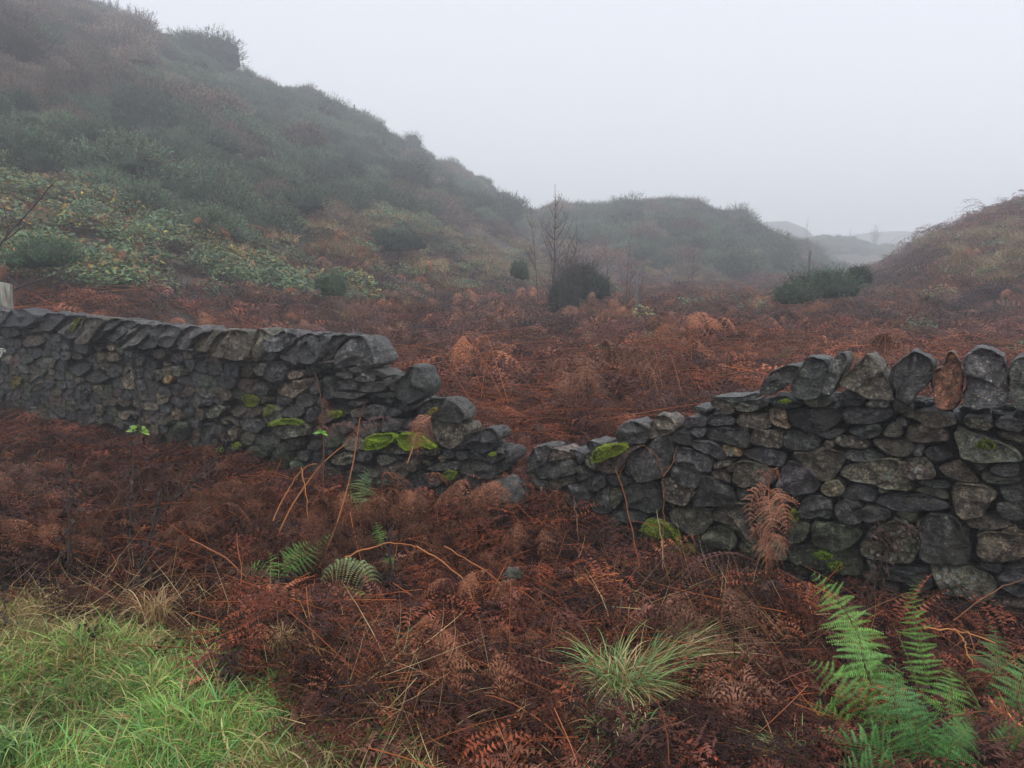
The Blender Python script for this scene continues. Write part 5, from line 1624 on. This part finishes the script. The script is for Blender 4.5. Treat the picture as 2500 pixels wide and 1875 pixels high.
bare_stem("three bright orange stems fanned out flat", [[(1240, 1252, 4.0), (1300, 1243, 4.0), (1340, 1240, 4.0)], [(1240, 1252, 4.0), (1300, 1256, 4.0), (1345, 1256, 4.0)], [(1240, 1252, 4.0), (1300, 1264, 4.0), (1345, 1272, 4.0)]], (.62, .21, .055), .005)
bare_stem("long arched orange stem looping over the curled green fern", [[(745, 1203, 3.9), (790, 1186, 3.92), (840, 1170, 3.95), (900, 1180, 3.9)], [(900, 1180, 3.9), (960, 1215, 3.85), (1010, 1260, 3.8), (1030, 1330, 3.7)]], (.48, .18, .07), .0045)
bare_stem("thick orange stem bent downwards beside the withered leaf cluster", [[(752, 1300, 3.75), (790, 1310, 3.7), (830, 1345, 3.6), (865, 1400, 3.5), (878, 1440, 3.45)]], (.50, .20, .08), .006)
bare_stem("flat lying orange stem pointing at the curled fern", [[(748, 1337, 3.7), (800, 1340, 3.68), (850, 1352, 3.62), (900, 1400, 3.5)]], (.46, .18, .07), .005)
bare_stem("thin orange stem springing right from the arched stem", [[(960, 1180, 3.95), (1030, 1220, 3.9), (1080, 1260, 3.85), (1140, 1310, 3.8)]], (.44, .16, .06), .0035)
bare_stem("long thin brown bramble stem slanting up the near wall's foot", [[(2060, 1340, 3.5), (2110, 1300, 3.5), (2170, 1265, 3.5), (2230, 1245, 3.45)]], (.28, .13, .07), .0035)
bare_stem("pair of flat orange stems between the tall fern and the wall foot", [[(1995, 1358, 3.2), (2060, 1358, 3.15), (2110, 1375, 3.05), (2150, 1390, 3.0)], [(2060, 1358, 3.15), (2085, 1390, 3.1), (2095, 1430, 3.05)]], (.58, .24, .09), .0045)
bare_stem("thick orange stem poking out beneath the dark fern", [[(2135, 1510, 2.75), (2180, 1550, 2.65), (2235, 1600, 2.55)]], (.62, .27, .09), .006)
bare_stem("folded pale orange stem making a sharp hook before the left wall", [[(590, 1125, 4.7), (610, 1080, 4.75), (650, 1010, 4.8), (685, 1000, 4.8)], [(650, 1010, 4.8), (660, 1060, 4.75), (665, 1120, 4.7)]], (.48, .20, .08), .0045)
bare_stem("orange stem arching low over the dark litter", [[(960, 1659, 2.55), (1020, 1625, 2.6), (1100, 1610, 2.65), (1180, 1640, 2.6)]], (.40, .16, .07), .004)
bare_stem("long rust stem slanting from the weeds to the litter", [[(410, 1165, 4.2), (480, 1200, 4.15), (560, 1270, 4.0), (640, 1330, 3.9)]], (.36, .13, .06), .004)
bare_stem("upright rust red stem between the weeds and the ledge", [[(530, 1470, 3.3), (522, 1350, 3.5), (518, 1230, 3.8), (512, 1150, 3.9)]], (.30, .11, .05), .004)

# ------------------------------------------------------------------ black dead weeds
def weed(label, paths, r, leafy=1.0, col=(.028, .022, .020), leaf=(.030, .022, .019), name="dead_weed"):
    o = at_depth(*paths[0][0])
    root = empty(name, o); tag(root, label, "weed", "blackened dead weeds")
    B = Buf(); Lf = Buf()
    for p in paths:
        c = px_curve(p, 16)
        c = c + r.normal(0, .004, c.shape)
        tube(B, c, [.008, .003], np.array(col), 5)
        for k in range(int(90 * leafy)):
            q = c[r.integers(1, 16)]
            for _ in range(2):
                d = r.normal(0, 1, 3); d[2] -= .8; d /= np.linalg.norm(d)
                s = np.cross(d, r.normal(size=3)); s /= np.linalg.norm(s)
                L = r.uniform(.015, .055); w = L * .36
                off = r.normal(0, .03, 3)
                V = np.array([q + off, q + off + d * L * .5 + s * w * .6, q + off + d * L, q + off + d * L * .4 - s * w * r.uniform(.1, .8) + np.array([0, 0, .01])])
                Lf.add(V, [[0, 1, 2, 3]], None, np.array(leaf) * r.uniform(.5, 1.8))
        for k in range(5):
            q = c[r.integers(5, 15)]
            e = q + r.normal(0, .05, 3) + np.array([0, 0, .03])
            tube(B, bez(q, (q + e) / 2 + r.normal(0, .01, 3), e, 5), [.002, .001], np.array(col), 4)
    add_obj("stem", B.mesh("stem", M_VEG, origin=o), root)
    add_obj("withered_leaves", Lf.mesh("withered_leaves", M_VEG, origin=o), root)
rw2 = np.random.default_rng(8)
weed("black dead weed standing tallest against the left wall with a green sprig", [[(268, 1330, 3.9), (272, 1220, 4.2), (285, 1100, 4.5), (287, 980, 4.8), (305, 900, 5.0), (300, 820, 5.1), (285, 790, 5.1)]], rw2, 1.0)
weed("black dead weed clump in the dark left corner of the bracken", [[(130, 1400, 3.6), (140, 1280, 3.8), (150, 1150, 4.0), (145, 1050, 4.2), (150, 1000, 4.3)], [(60, 1380, 3.6), (50, 1280, 3.8), (35, 1180, 4.0)]], rw2, 1.3)
weed("ragged black weed between the tallest weed and the pale grass clump", [[(235, 1460, 3.4), (260, 1350, 3.6), (300, 1250, 3.8), (330, 1130, 4.1), (350, 1060, 4.3)]], rw2, 1.2)
weed("thin curved black weed reaching over the pale brown stone", [[(375, 1080, 4.9), (410, 1050, 5.0), (450, 1010, 5.1), (475, 970, 5.2), (480, 920, 5.2)]], rw2, .8)
weed("black weed cluster in front of the low green fern", [[(560, 1500, 3.2), (570, 1400, 3.4), (600, 1300, 3.6), (612, 1240, 3.8)], [(640, 1480, 3.2), (630, 1400, 3.4), (620, 1320, 3.6)]], rw2, .9)
weed("thick black stalk slanting down into the green grass", [[(55, 1480, 3.1), (35, 1420, 3.2), (12, 1350, 3.3), (8, 1260, 3.45)]], rw2, .5, leaf=(.035, .03, .03))
weed("drooping black weed with hanging pods over the grass", [[(10, 1530, 2.95), (60, 1490, 3.0), (120, 1440, 3.05), (180, 1400, 3.1), (210, 1350, 3.2)]], rw2, .8)
weed("small black weed with two hanging pods on the open grass", [[(460, 1530, 2.75), (472, 1480, 2.8), (495, 1440, 2.85), (510, 1470, 2.8), (522, 1510, 2.75)]], rw2, .8)
weed("brown withered seed head low on the grass", [[(478, 1590, 2.6), (480, 1560, 2.65), (485, 1540, 2.7)]], rw2, 1.2, leaf=(.10, .055, .04), col=(.07, .04, .03))
weed("dark stalk with curled dead leaves before the large lichened stone", [[(1870, 1330, 3.75), (1890, 1260, 3.8), (1915, 1190, 3.85), (1945, 1150, 3.85), (1975, 1135, 3.85)], [(1915, 1190, 3.85), (1905, 1160, 3.85), (1900, 1145, 3.85)]], rw2, 1.0, leaf=(.055, .036, .03), col=(.04, .028, .024))
weed("pair of thin dark stalks above the curled green fern", [[(848, 1330, 3.9), (845, 1250, 4.0), (840, 1150, 4.1), (838, 1120, 4.15)], [(858, 1330, 3.9), (850, 1250, 4.0), (835, 1180, 4.1)]], rw2, .35)
weed("greyish withered leaf cluster at the end of the bent orange stem", [[(900, 1500, 3.1), (890, 1440, 3.2), (880, 1400, 3.25), (905, 1370, 3.3)], [(880, 1450, 3.15), (870, 1400, 3.2), (860, 1380, 3.25)]], rw2, 1.8, leaf=(.15, .11, .08), col=(.07, .05, .04))

# green sprig on the tallest weed
def sprig(label, centre, n, size, col, r, name="leafy_sprig"):
    o = at_depth(*centre)
    B = Buf()
    for k in range(n):
        a = math.pi * (k / max(n - 1, 1) - .1) * 1.1
        d = np.array([math.cos(a) + .3, -.3, .25 + .6 * math.sin(a)]); d /= np.linalg.norm(d)
        s = np.cross(d, np.array([0, -.8, .6])); s /= np.linalg.norm(s)
        t = np.linspace(0, 1, 7); wd = np.sin(t * math.pi) ** .8 * size * .17 + .0005
        c = d * size * t[:, None] - np.array([0, 0, 1]) * (size * .35 * t[:, None] ** 2)
        V = np.stack([c - s * wd[:, None], c + np.array([0, 0, -.002]), c + s * wd[:, None]], 1).reshape(-1, 3)
        Q = [(3 * i + j, 3 * i + j + 1, 3 * i + j + 4, 3 * i + j + 3) for i in range(6) for j in range(2)]
        B.add(V, Q, None, np.array(col) * r.uniform(.75, 1.25))
    tag(add_obj(name, B.mesh(name, M_GREEN), None, o), label, "sprig")
sprig("bright yellow green leaves sprouting before the pale pointed stone", (300, 930, 4.95), 6, .085, (.24, .40, .08), rw2)
sprig("small round pale green leaves beside the dead grass clump", (603, 1270, 3.9), 5, .05, (.22, .34, .16), rw2)
sprig("single green leaf pair on the red brown stem before the ledge", (693, 935, 4.75), 4, .05, (.16, .38, .05), rw2)

# ------------------------------------------------------------------ big grass tuft, dead grass clump, yellow flower
def tuft(label, px, n, L, w, tan, r, spread=1.0, name="grass_tuft", lay=(0, 0), R=.06, upz=1.0, cat="grass tuft"):
    o = at_px(px[0], px[1], .18) + np.array([0, 0, .14]); B = Buf()
    q = R * np.sqrt(r.random(n)); a = r.uniform(0, 6.283, n)
    p = np.stack([q * np.cos(a), q * np.sin(a), np.zeros(n)], -1)
    az = r.uniform(0, 6.283, n)
    out = np.stack([np.cos(az), np.sin(az), np.zeros(n)], -1) * r.uniform(.2, 1, (n, 1)) * spread + np.array([lay[0], lay[1], 0])
    d0 = out * .7 + np.array([0, 0, upz]); d0 /= np.linalg.norm(d0, axis=1, keepdims=True)
    d1 = out * 1.3 + np.array([0, 0, -.35]) + r.normal(0, .15, (n, 3))
    it = r.random(n) < tan
    G = np.array([(.15, .27, .09), (.20, .34, .11), (.28, .38, .11), (.13, .23, .08)])
    c = np.where(it[:, None], TANS[r.integers(0, 4, n)], G[r.integers(0, 4, n)]) * r.uniform(.7, 1.3, (n, 1))
    blade_strip(B, p, d0, d1, r.uniform(*L, n), w * r.uniform(.6, 1.4, n), c, r, 7)
    tag(add_obj(name, B.mesh(name, M_GREEN), None, o), label, cat)
tuft("large blue green grass tuft with long spreading blades below the mossy stone", (1335, 1500), 620, (.28, .58), .0030, .38, rw2, 1.0, R=.09)
tuft("leaning green and straw coloured grass tuft swept towards the near wall", (1420, 1440), 340, (.3, .6), .0032, .55, rw2, .5, lay=(.7, .3), R=.08, upz=.7)
tuft("slumped grass tuft trailing down from the blue green one", (1345, 1590), 340, (.2, .45), .003, .4, rw2, .6, lay=(-.1, -.4), R=.09, upz=.5)
tuft("pale dead grass clump standing upright behind the lawn edge", (605, 1400), 200, (.18, .36), .0018, 1.0, rw2, .35, R=.035, name="dead_grass_clump", cat="dead grass")
tuft("pale straw clump leaning beside the ragged black weed", (330, 1330), 130, (.25, .5), .0017, 1.0, rw2, .6, R=.06, name="dead_grass_clump", cat="dead grass")
tuft("olive rush tuft growing at the lawn's near corner", (10, 1620), 120, (.15, .3), .0035, .0, rw2, .6, R=.05)
tuft("trailing pale green grass tuft under the ferns", (1720, 1640), 220, (.15, .35), .0020, .45, rw2, .8, lay=(-.4, -.1), R=.08, upz=.5)
# yellow flower
o = at_px(1325, 1640, .12) + np.array([0, 0, .08]); B = Buf()
tube(B, bez((0, 0, 0), (.01, 0, .05), (0, -.01, .10), 6), [.0015, .001], (.10, .2, .05), 5)
fr = empty("flower", o); tag(fr, "tiny yellow daisy like flower at the foot of the blue green grass tuft", "flower")
add_obj("stem", B.mesh("stem", M_GREEN), fr)
B = Buf()
for k in range(12):
    a = k / 12 * 6.283; d = np.array([math.cos(a), math.sin(a), .25]); s = np.array([-math.sin(a), math.cos(a), 0])
    B.add([d * .001, d * .006 + s * .002, d * .009, d * .006 - s * .002], [[0, 1, 2, 3]], None, (.75, .58, .03))
add_obj("petals", B.mesh("petals", M_GREEN), fr, (0, -.01, .10))

# ------------------------------------------------------------------ wood: saplings, bare shrubs, posts
def bark_mat():
    m, n, l, b = new_mat("bark")
    a = n.new("ShaderNodeAttribute"); a.attribute_name = "col"
    g = n.new("ShaderNodeNewGeometry")
    x = n.new("ShaderNodeTexNoise"); x.inputs["Scale"].default_value = 30; x.inputs["Detail"].default_value = 5
    mp = n.new("ShaderNodeMapping"); mp.inputs["Scale"].default_value = (1, 1, .15)
    l.new(g.outputs["Position"], mp.inputs[0]); l.new(mp.outputs[0], x.inputs["Vector"])
    r = n.new("ShaderNodeValToRGB"); r.color_ramp.elements[0].color = (.45, .45, .45, 1); r.color_ramp.elements[1].color = (1.5, 1.5, 1.5, 1)
    r.color_ramp.elements[0].position = .35; r.color_ramp.elements[1].position = .65
    l.new(x.outputs[0], r.inputs[0])
    mx = n.new("ShaderNodeMix"); mx.data_type = 'RGBA'; mx.blend_type = 'MULTIPLY'; mx.inputs[0].default_value = 1
    l.new(a.outputs[0], mx.inputs[6]); l.new(r.outputs[0], mx.inputs[7]); l.new(mx.outputs[2], b.inputs["Base Color"])
    b.inputs["Roughness"].default_value = .7
    bp = n.new("ShaderNodeBump"); bp.inputs["Distance"].default_value = .01; l.new(x.outputs[0], bp.inputs["Height"]); l.new(bp.outputs[0], b.inputs["Normal"])
    return m
M_BARK = bark_mat()

def sapling(label, px_base, top_y, dist, r, leaves=0, lcol=(.35, .25, .04), spread=.35, cat="sapling", group="bare saplings in the valley", nb=16, trunk=.02, lean=0, col=(.07, .05, .045), stems=1, tall=1.0):
    o = at_depth(px_base[0], px_base[1], dist)
    o[2] = float(terrain_z(o[0], o[1])) - .05
    H = at_depth(px_base[0], top_y, dist)[2] - o[2]
    root = empty("sapling", o); tag(root, label, cat, group)
    T = Buf(); C = Buf(); Lv = Buf()
    for st in range(stems):
        h = H * (1 if st == 0 else r.uniform(.5, .9))
        off = np.array([0, 0, 0]) if st == 0 else np.array([r.normal(0, .25), r.normal(0, .25), 0])
        tp = off * 2.2 + np.array([lean + r.normal(0, .04) * h, r.normal(0, .04) * h, h])
        c = bez(off, (off + tp) / 2 + r.normal(0, .03 * h, 3), tp, 14)
        tube(T, c, [trunk, trunk * .18], col, 6)
        for k in range(nb):
            t = r.uniform(.18, .95); q = c[int(t * 13)]
            a = r.uniform(0, 6.283); L = h * spread * (1.05 - t) * r.uniform(.6, 1.2) + .1
            e = q + np.array([math.cos(a) * L * .6, math.sin(a) * L * .6, L * r.uniform(.7, 1.2)])
            m = q + (e - q) * .5 + np.array([math.cos(a), math.sin(a), -.3]) * L * .12
            bc = bez(q, m, e, 7); tube(C, bc, [trunk * .35, trunk * .08], col, 4)
            tips = [bc]
            for _ in range(4):
                q2 = bc[r.integers(2, 6)]; e2 = q2 + (r.normal(0, .6, 3) + np.array([0, 0, .7])) * L * .3
                b2 = bez(q2, (q2 + e2) / 2 + r.normal(0, .02, 3), e2, 4); tube(C, b2, [trunk * .16, trunk * .06], col, 3); tips.append(b2)
            for _ in range(leaves):
                b2 = tips[r.integers(0, len(tips))]; q3 = b2[r.integers(len(b2) // 2, len(b2))] + r.normal(0, .03, 3)
                d = r.normal(size=3); d[2] -= .6; d /= np.linalg.norm(d); s = np.cross(d, r.normal(size=3)); s /= np.linalg.norm(s)
                z = r.uniform(.03, .055)
                Lv.add([q3, q3 + d * z * .5 + s * z * .4, q3 + d * z, q3 + d * z * .5 - s * z * .4], [[0, 1, 2, 3]], None, np.array(lcol) * r.uniform(.5, 1.3))
    add_obj("trunk", T.mesh("trunk", M_BARK), root)
    cr = add_obj("crown", C.mesh("crown", M_BARK), root)
    if Lv.n: add_obj("leaves", Lv.mesh("leaves", M_GREEN), cr)
    return root
rs = np.random.default_rng(33)
def crest(vx, hill, k=.98):
    a, _ = ray(vx * 1.1302, 600)
    return float(np.interp(float(a), hill.a, hill.yc)) * k
sapling("tallest young birch with a few yellow leaves beside the dark gorse bush", (1192, 650), 398, 24, rs, leaves=5, spread=.42, nb=40, trunk=.034, col=(.07, .05, .045))
sapling("leaning thin sapling with yellow top leaves just behind the tallest birch", (1165, 640), 430, 25, rs, leaves=7, spread=.25, nb=14, trunk=.018, lean=-.2)
sapling("cluster of thin bare stems around the pale pole", (1355, 620), 500, 26, rs, leaves=1, spread=.45, nb=14, trunk=.016, stems=4)
sapling("short bare sapling left of the pale pole", (1312, 620), 520, 26, rs, leaves=2, spread=.4, nb=12, trunk=.014, stems=2)
sapling("slim orange tinged sapling standing alone before the gorse hillock", (1500, 600), 520, 30, rs, leaves=4, lcol=(.30, .16, .06), spread=.35, nb=16, trunk=.018)
sapling("dark bare shrub with fine twigs directly right of the tallest birch", (1240, 640), 500, 25, rs, leaves=0, spread=.6, nb=18, trunk=.018, stems=5)
sapling("faint bare tree in the fog between the domed hill and the hillock", (1740, 560), 470, crest(1740, H_FAR2), rs, leaves=0, spread=.35, nb=20, trunk=.06)
sapling("faint round bare tree on the far slope", (1885, 545), 483, crest(1885, H_FAR2), rs, leaves=0, spread=.5, nb=34, trunk=.09, stems=2)
sapling("faintest thin bare tree left of the round one on the far slope", (1835, 545), 492, crest(1835, H_FAR2), rs, leaves=0, spread=.3, nb=16, trunk=.05)
sapling("bare many branched tree on the skyline of the steep hillside", (240, 48), -12, crest(240, H_LEFT), rs, leaves=0, spread=.45, nb=30, trunk=.05, stems=3, col=(.09, .08, .08))
sapling("single thin stem standing against the grassy slope", (2095, 600), 545, 20, rs, leaves=0, spread=.2, nb=6, trunk=.015)

def bare_shrub(label, lines, col=(.05, .035, .03)):
    o = at_depth(*lines[0][0]); B = Buf()
    root = empty("bare_shrub", o); tag(root, label, "shrub")
    for p, rad in [(l[:-1], l[-1]) for l in lines]:
        B = Buf(); c = px_curve(p, 12)
        tube(B, c, [rad, rad * .3], col, 6)
        for k in range(12):
            q = c[rs.integers(2, 12)]; e = q + rs.normal(0, .10, 3) + np.array([.05, 0, .10])
            tube(B, bez(q, (q + e) / 2 + rs.normal(0, .02, 3), e, 5), [rad * .3, rad * .1], col, 4)
        add_obj("branch", B.mesh("branch", M_BARK, origin=o), root)
bare_shrub("bare dark branches reaching in behind the wall near the weathered post", [
    [(-60, 600, 11), (0, 528, 11), (30, 490, 11), (62, 460, 11), (90, 425, 11), (112, 398, 11), .022],
    [(-10, 545, 11), (20, 500, 11), (10, 450, 11), (0, 430, 11), .012],
    [(10, 520, 11), (50, 490, 11), (60, 470, 11), .010],
    [(30, 625, 11), (70, 610, 11), (120, 595, 11), (165, 560, 11), (180, 545, 11), .016],
    [(40, 622, 11), (20, 600, 11), (0, 580, 11), .010],
    [(100, 600, 11), (130, 590, 11), (145, 560, 11), (140, 540, 11), .008]])

def post(label, px, top, dist, wid, col, name="fence_post", cat="post", group=None, cross=False, dep=None, base_lift=0, parent_parts=True):
    o = at_depth(px[0], px[1], dist)
    zt = at_depth(px[0], top, dist)[2]
    if not base_lift: o[2] = float(terrain_z(o[0], o[1])) - .1
    H = zt - o[2]
    root = empty(name, o); tag(root, label, cat, group)
    w = wid / 2; d = (dep or wid) / 2
    B = Buf()
    zs = np.linspace(0, 1, 9)
    V = []
    for z in zs:
        k = 1 - .06 * z + rs.normal(0, .012)
        zz = z * H
        for sx, sy in ((-1, -.7), (-.7, -1), (.7, -1), (1, -.7), (1, .7), (.7, 1), (-.7, 1), (-1, .7)):
            V.append((sx * w * k, sy * d * k, zz + (rs.normal(0, .006) - .02 * sx * (z == 1))))
    Q = [(8 * i + j, 8 * i + (j + 1) % 8, 8 * (i + 1) + (j + 1) % 8, 8 * (i + 1) + j) for i in range(8) for j in range(8)]
    V.append((0, 0, H + .006)); t = [(64 + j, 64 + (j + 1) % 8, 72) for j in range(8)]
    B.add(V, Q, t, col)
    add_obj("shaft", B.mesh("shaft", M_BARK), root)
    if cross:
        B = Buf(); tube(B, [(-.55, 0, H - .15), (-.2, 0, H - .05), (.02, 0, H - .1)], [.03, .03], col, 6)
        add_obj("rail", B.mesh("rail", M_BARK), root)
    return root
post("thick weathered grey wooden post with a worn top behind the far end of the wall", (13, 660), 612, 10.7, .17, (.20, .19, .16), name="wooden_post", dep=.15)
post("lone post with a broken crossbar on the misty hillside skyline", (766, 248), 226, crest(766, H_LEFT), .2, (.06, .06, .065), cross=True)
post("lone thin post at the foot of the hillside skyline", (1107, 445), 418, crest(1107, H_LEFT), .16, (.06, .06, .065))
post("faint thin post low on the skyline below the crossbar post", (900, 318), 300, crest(900, H_LEFT), .1, (.08, .08, .085))
pole = post("pale grey pole wrapped in wire netting among the saplings", (1374, 645), 575, 25.5, .055, (.15, .15, .155), name="pole")
post("weathered pale post behind the low spiky gorse", (1747, 600), 540, 33, .10, (.12, .12, .12))
B = Buf()
for k in range(10):
    a = np.linspace(0, 6.283, 13); z = .2 + k * .17 + .05 * (k % 2)
    tube(B, np.stack([.07 * np.cos(a), .07 * np.sin(a), z + .02 * np.sin(a * 3)], -1), .003, (.2, .2, .21), 3)
for k in range(8):
    a = k / 8 * 6.283
    tube(B, np.array([(.07 * math.cos(a), .07 * math.sin(a), .15), (.07 * math.cos(a), .07 * math.sin(a), 1.85)]), .002, (.2, .2, .21), 3)
add_obj("netting", B.mesh("netting", M_BARK), pole)

# ------------------------------------------------------------------ single gorse bushes
def bush(label, px, dist, w, h, seed, base=(.03, .05, .03), name="gorse_bush", shoots=700, sink=.05, nl=.06, hill=None):
    if hill is not None:      # px is the bush's top on the skyline
        dist = crest(px[0], hill, .97)
        o = at_depth(px[0], px[1], dist); o[2] = o[2] - h * 1.1
        k = dist / 57.0; w *= k
    else:
        o = at_depth(px[0], px[1], dist); w *= 1.15; base = tuple(1.35 * v for v in base); nl *= 1.25
        o[2] = max(float(terrain_z(o[0], o[1])) - sink, o[2] - .25 * h)
    me = gorse_mesh(seed, R=w / 2, H=h, shoots=int(shoots * 1.3), mat=M_GORSE, base=base, name=name, nl=nl, long=1.5)
    tag(add_obj(name, me, None, o), label, "gorse", "single gorse bushes in the valley")
bush("darkest dense gorse bush standing at the foot of the tallest birch", (1222, 640), 23.5, 1.0, 1.5, 901, (.024, .030, .024), shoots=1300)
bush("gorse bush half hidden behind the dense dark one and the birch", (1255, 600), 25.5, 1.5, 1.4, 902, (.026, .034, .026), shoots=1100)
bush("upright pale green bush left of the tallest birch", (1122, 575), 27, .6, .8, 903, (.06, .09, .055))
bush("gorse bush on the lower hillside with a brown base", (862, 522), 34, 2.0, .9, 904, (.03, .045, .032), shoots=1000)
bush("smaller gorse bush touching the one with a brown base", (815, 518), 34, 1.6, .8, 905, (.03, .048, .034), shoots=800)
bush("low spiky gorse bush nearest the foot of the grassy slope", (1765, 612), 21, 1.7, .8, 906, (.035, .062, .038), shoots=900)
bush("spiky gorse bush at the end of the low spiky one", (1715, 628), 20, 1.1, .6, 907, (.036, .06, .036))
bush("small upright gorse bush on its own before the grassy slope", (1860, 590), 22, .65, .55, 908, (.022, .04, .03), shoots=600)
bush("green gorse bush half sunk in bramble above the weathered post", (95, 548), 15, 1.2, .55, 909, (.05, .09, .05), shoots=900)
bush("soft green bush at the edge of the bramble thicket", (715, 610), 19, .8, .6, 910, (.05, .085, .045))
bush("small gorse bush left of the pale pole", (1300, 610), 25, .8, .8, 911, (.025, .04, .03))
bush("rounded gorse bush on the skyline right of the tallest birch", (1268, 428), 57, 4.0, 4.2, 912, (.034, .055, .034), shoots=1600, nl=.05, hill=H_MID)
bush("second rounded gorse bush on the skyline behind the tallest birch", (1190, 437), 57, 3.8, 4.0, 913, (.034, .052, .034), shoots=1500, nl=.05, hill=H_MID)
bush("windswept gorse clump bulging from the steep skyline", (385, 62), 54, 4.4, 3.6, 914, (.034, .055, .036), shoots=1700, nl=.05, hill=H_LEFT)
bush("round gorse clump on the skyline near the crossbar post", (662, 190), 60, 3.6, 3.0, 915, (.034, .055, .036), shoots=1600, nl=.05, hill=H_LEFT)
bush("small gorse clump overhanging beneath the windswept one", (462, 108), 55, 1.3, 1.3, 916, (.034, .055, .036), shoots=900, nl=.05, hill=H_LEFT)
bush("small gorse clump on the skyline beside the bare branched tree", (212, 2), 50, 1.6, 1.6, 917, (.034, .055, .036), shoots=900, nl=.05, hill=H_LEFT)
bush("small leaning gorse clump low on the hillside skyline", (858, 286), 64, 1.2, 1.2, 918, (.034, .055, .036), shoots=600, nl=.05, hill=H_LEFT)

# upright withered bracken standing above the field
SRC_UP = []
for k in range(4):
    r = np.random.default_rng(950 + k); B = Buf()
    for j in range(5):
        az = r.uniform(0, 6.283); p = np.array([r.normal(0, .12), r.normal(0, .12), 0])
        h = r.uniform(.5, .9); e = p + np.array([math.cos(az) * .25, math.sin(az) * .25, h])
        tube(B, bez(p, (p + e) / 2 + np.array([0, 0, .15]), e, 6), [.005, .003], (.30, .12, .06), 4)
        for _ in range(2):
            frond(B, arch(e, az + r.normal(0, .8), r.uniform(.25, .45), .04, .3, r=r), r.uniform(.10, .17), 9, 6, droop=.7, crumple=.2, col=(.22, .105, .065), curl=.6, r=r, stem=.002)
    SRC_UP.append(B.mesh("tall_bracken_source_%d" % k, M_VEG_I))
Pu = np.concatenate([band(7, 14, .20, rv), band(14, 34, .30, rv)])
Pu = Pu[(wall_w(Pu[:, 0], Pu[:, 1]) < -1.6) & ~zone(Pu, GORSE_ZONE, .8)]
edge = H_RIGHT.points(90, .80, 1.03, 1, rv)[0]
Pf = []
for poly, cnt in (([(-60, 1010), (250, 1060), (560, 1120), (900, 1130), (1000, 1250), (700, 1290), (300, 1250), (-60, 1230)], 80), ([(900, 1100), (1230, 1200), (1200, 1500), (950, 1600), (880, 1300)], 12), ([(1500, 1340), (1700, 1330), (1750, 1600), (1600, 1640)], 6)):
    pl = np.array(poly); c = 0
    while c < cnt:
        q = rv.uniform(pl.min(0), pl.max(0))
        if inside(poly, q[0], q[1]): Pf.append(at_px(q[0], q[1], .1)); c += 1
n_field = len(Pu) + len(edge)
Pu = np.concatenate([Pu, edge, np.array(Pf)])
su = np.concatenate([rv.uniform(.6, 1.2, n_field), rv.uniform(.35, .66, len(Pf))])
tu = tint_field(Pu, rv); tu[n_field:] *= .62
scatter("tall_bracken", "taller withered bracken fronds sticking up out of the field and along the slope's edge", SRC_UP, Pu, rots(len(Pu), rv, .2), su, rv.integers(0, 4, len(Pu)), tu)

# ------------------------------------------------------------------ fog: one closed box of even air round everything
zlo, zhi = 1e9, -1e9
for o in scene.objects:
    if o.type == 'MESH' and o.get("kind") == "structure":
        co = np.zeros(len(o.data.vertices) * 3, np.float32); o.data.vertices.foreach_get("co", co)
        zlo = min(zlo, float(co[2::3].min())); zhi = max(zhi, float(co[2::3].max()))
zlo -= 1.0; zhi += 6.0
X0, X1, Y0, Y1 = -560.0, 560.0, -9.5, 620.0
hv = np.array([(x, y, z) for x in (X0, X1) for y in (Y0, Y1) for z in (zlo, zhi)])
hq = [(0, 1, 3, 2), (4, 6, 7, 5), (0, 4, 5, 1), (2, 3, 7, 6), (0, 2, 6, 4), (1, 5, 7, 3)]
hm = bpy.data.materials.new("fog_air"); hm.use_nodes = True
hn, hl = hm.node_tree.nodes, hm.node_tree.links
hn.clear()
ho = hn.new("ShaderNodeOutputMaterial"); hp = hn.new("ShaderNodeVolumePrincipled")
hp.inputs["Color"].default_value = (0.925, 0.95, 0.99, 1)
hp.inputs["Density"].default_value = 0.0043
hp.inputs["Anisotropy"].default_value = 0.1
hl.new(hp.outputs[0], ho.inputs["Volume"])
tag(add_obj("haze", make_mesh("haze", hv, hq, mat=hm)), "cold grey fog filling the valley", kind="stuff")
print("haze box", zlo, zhi)
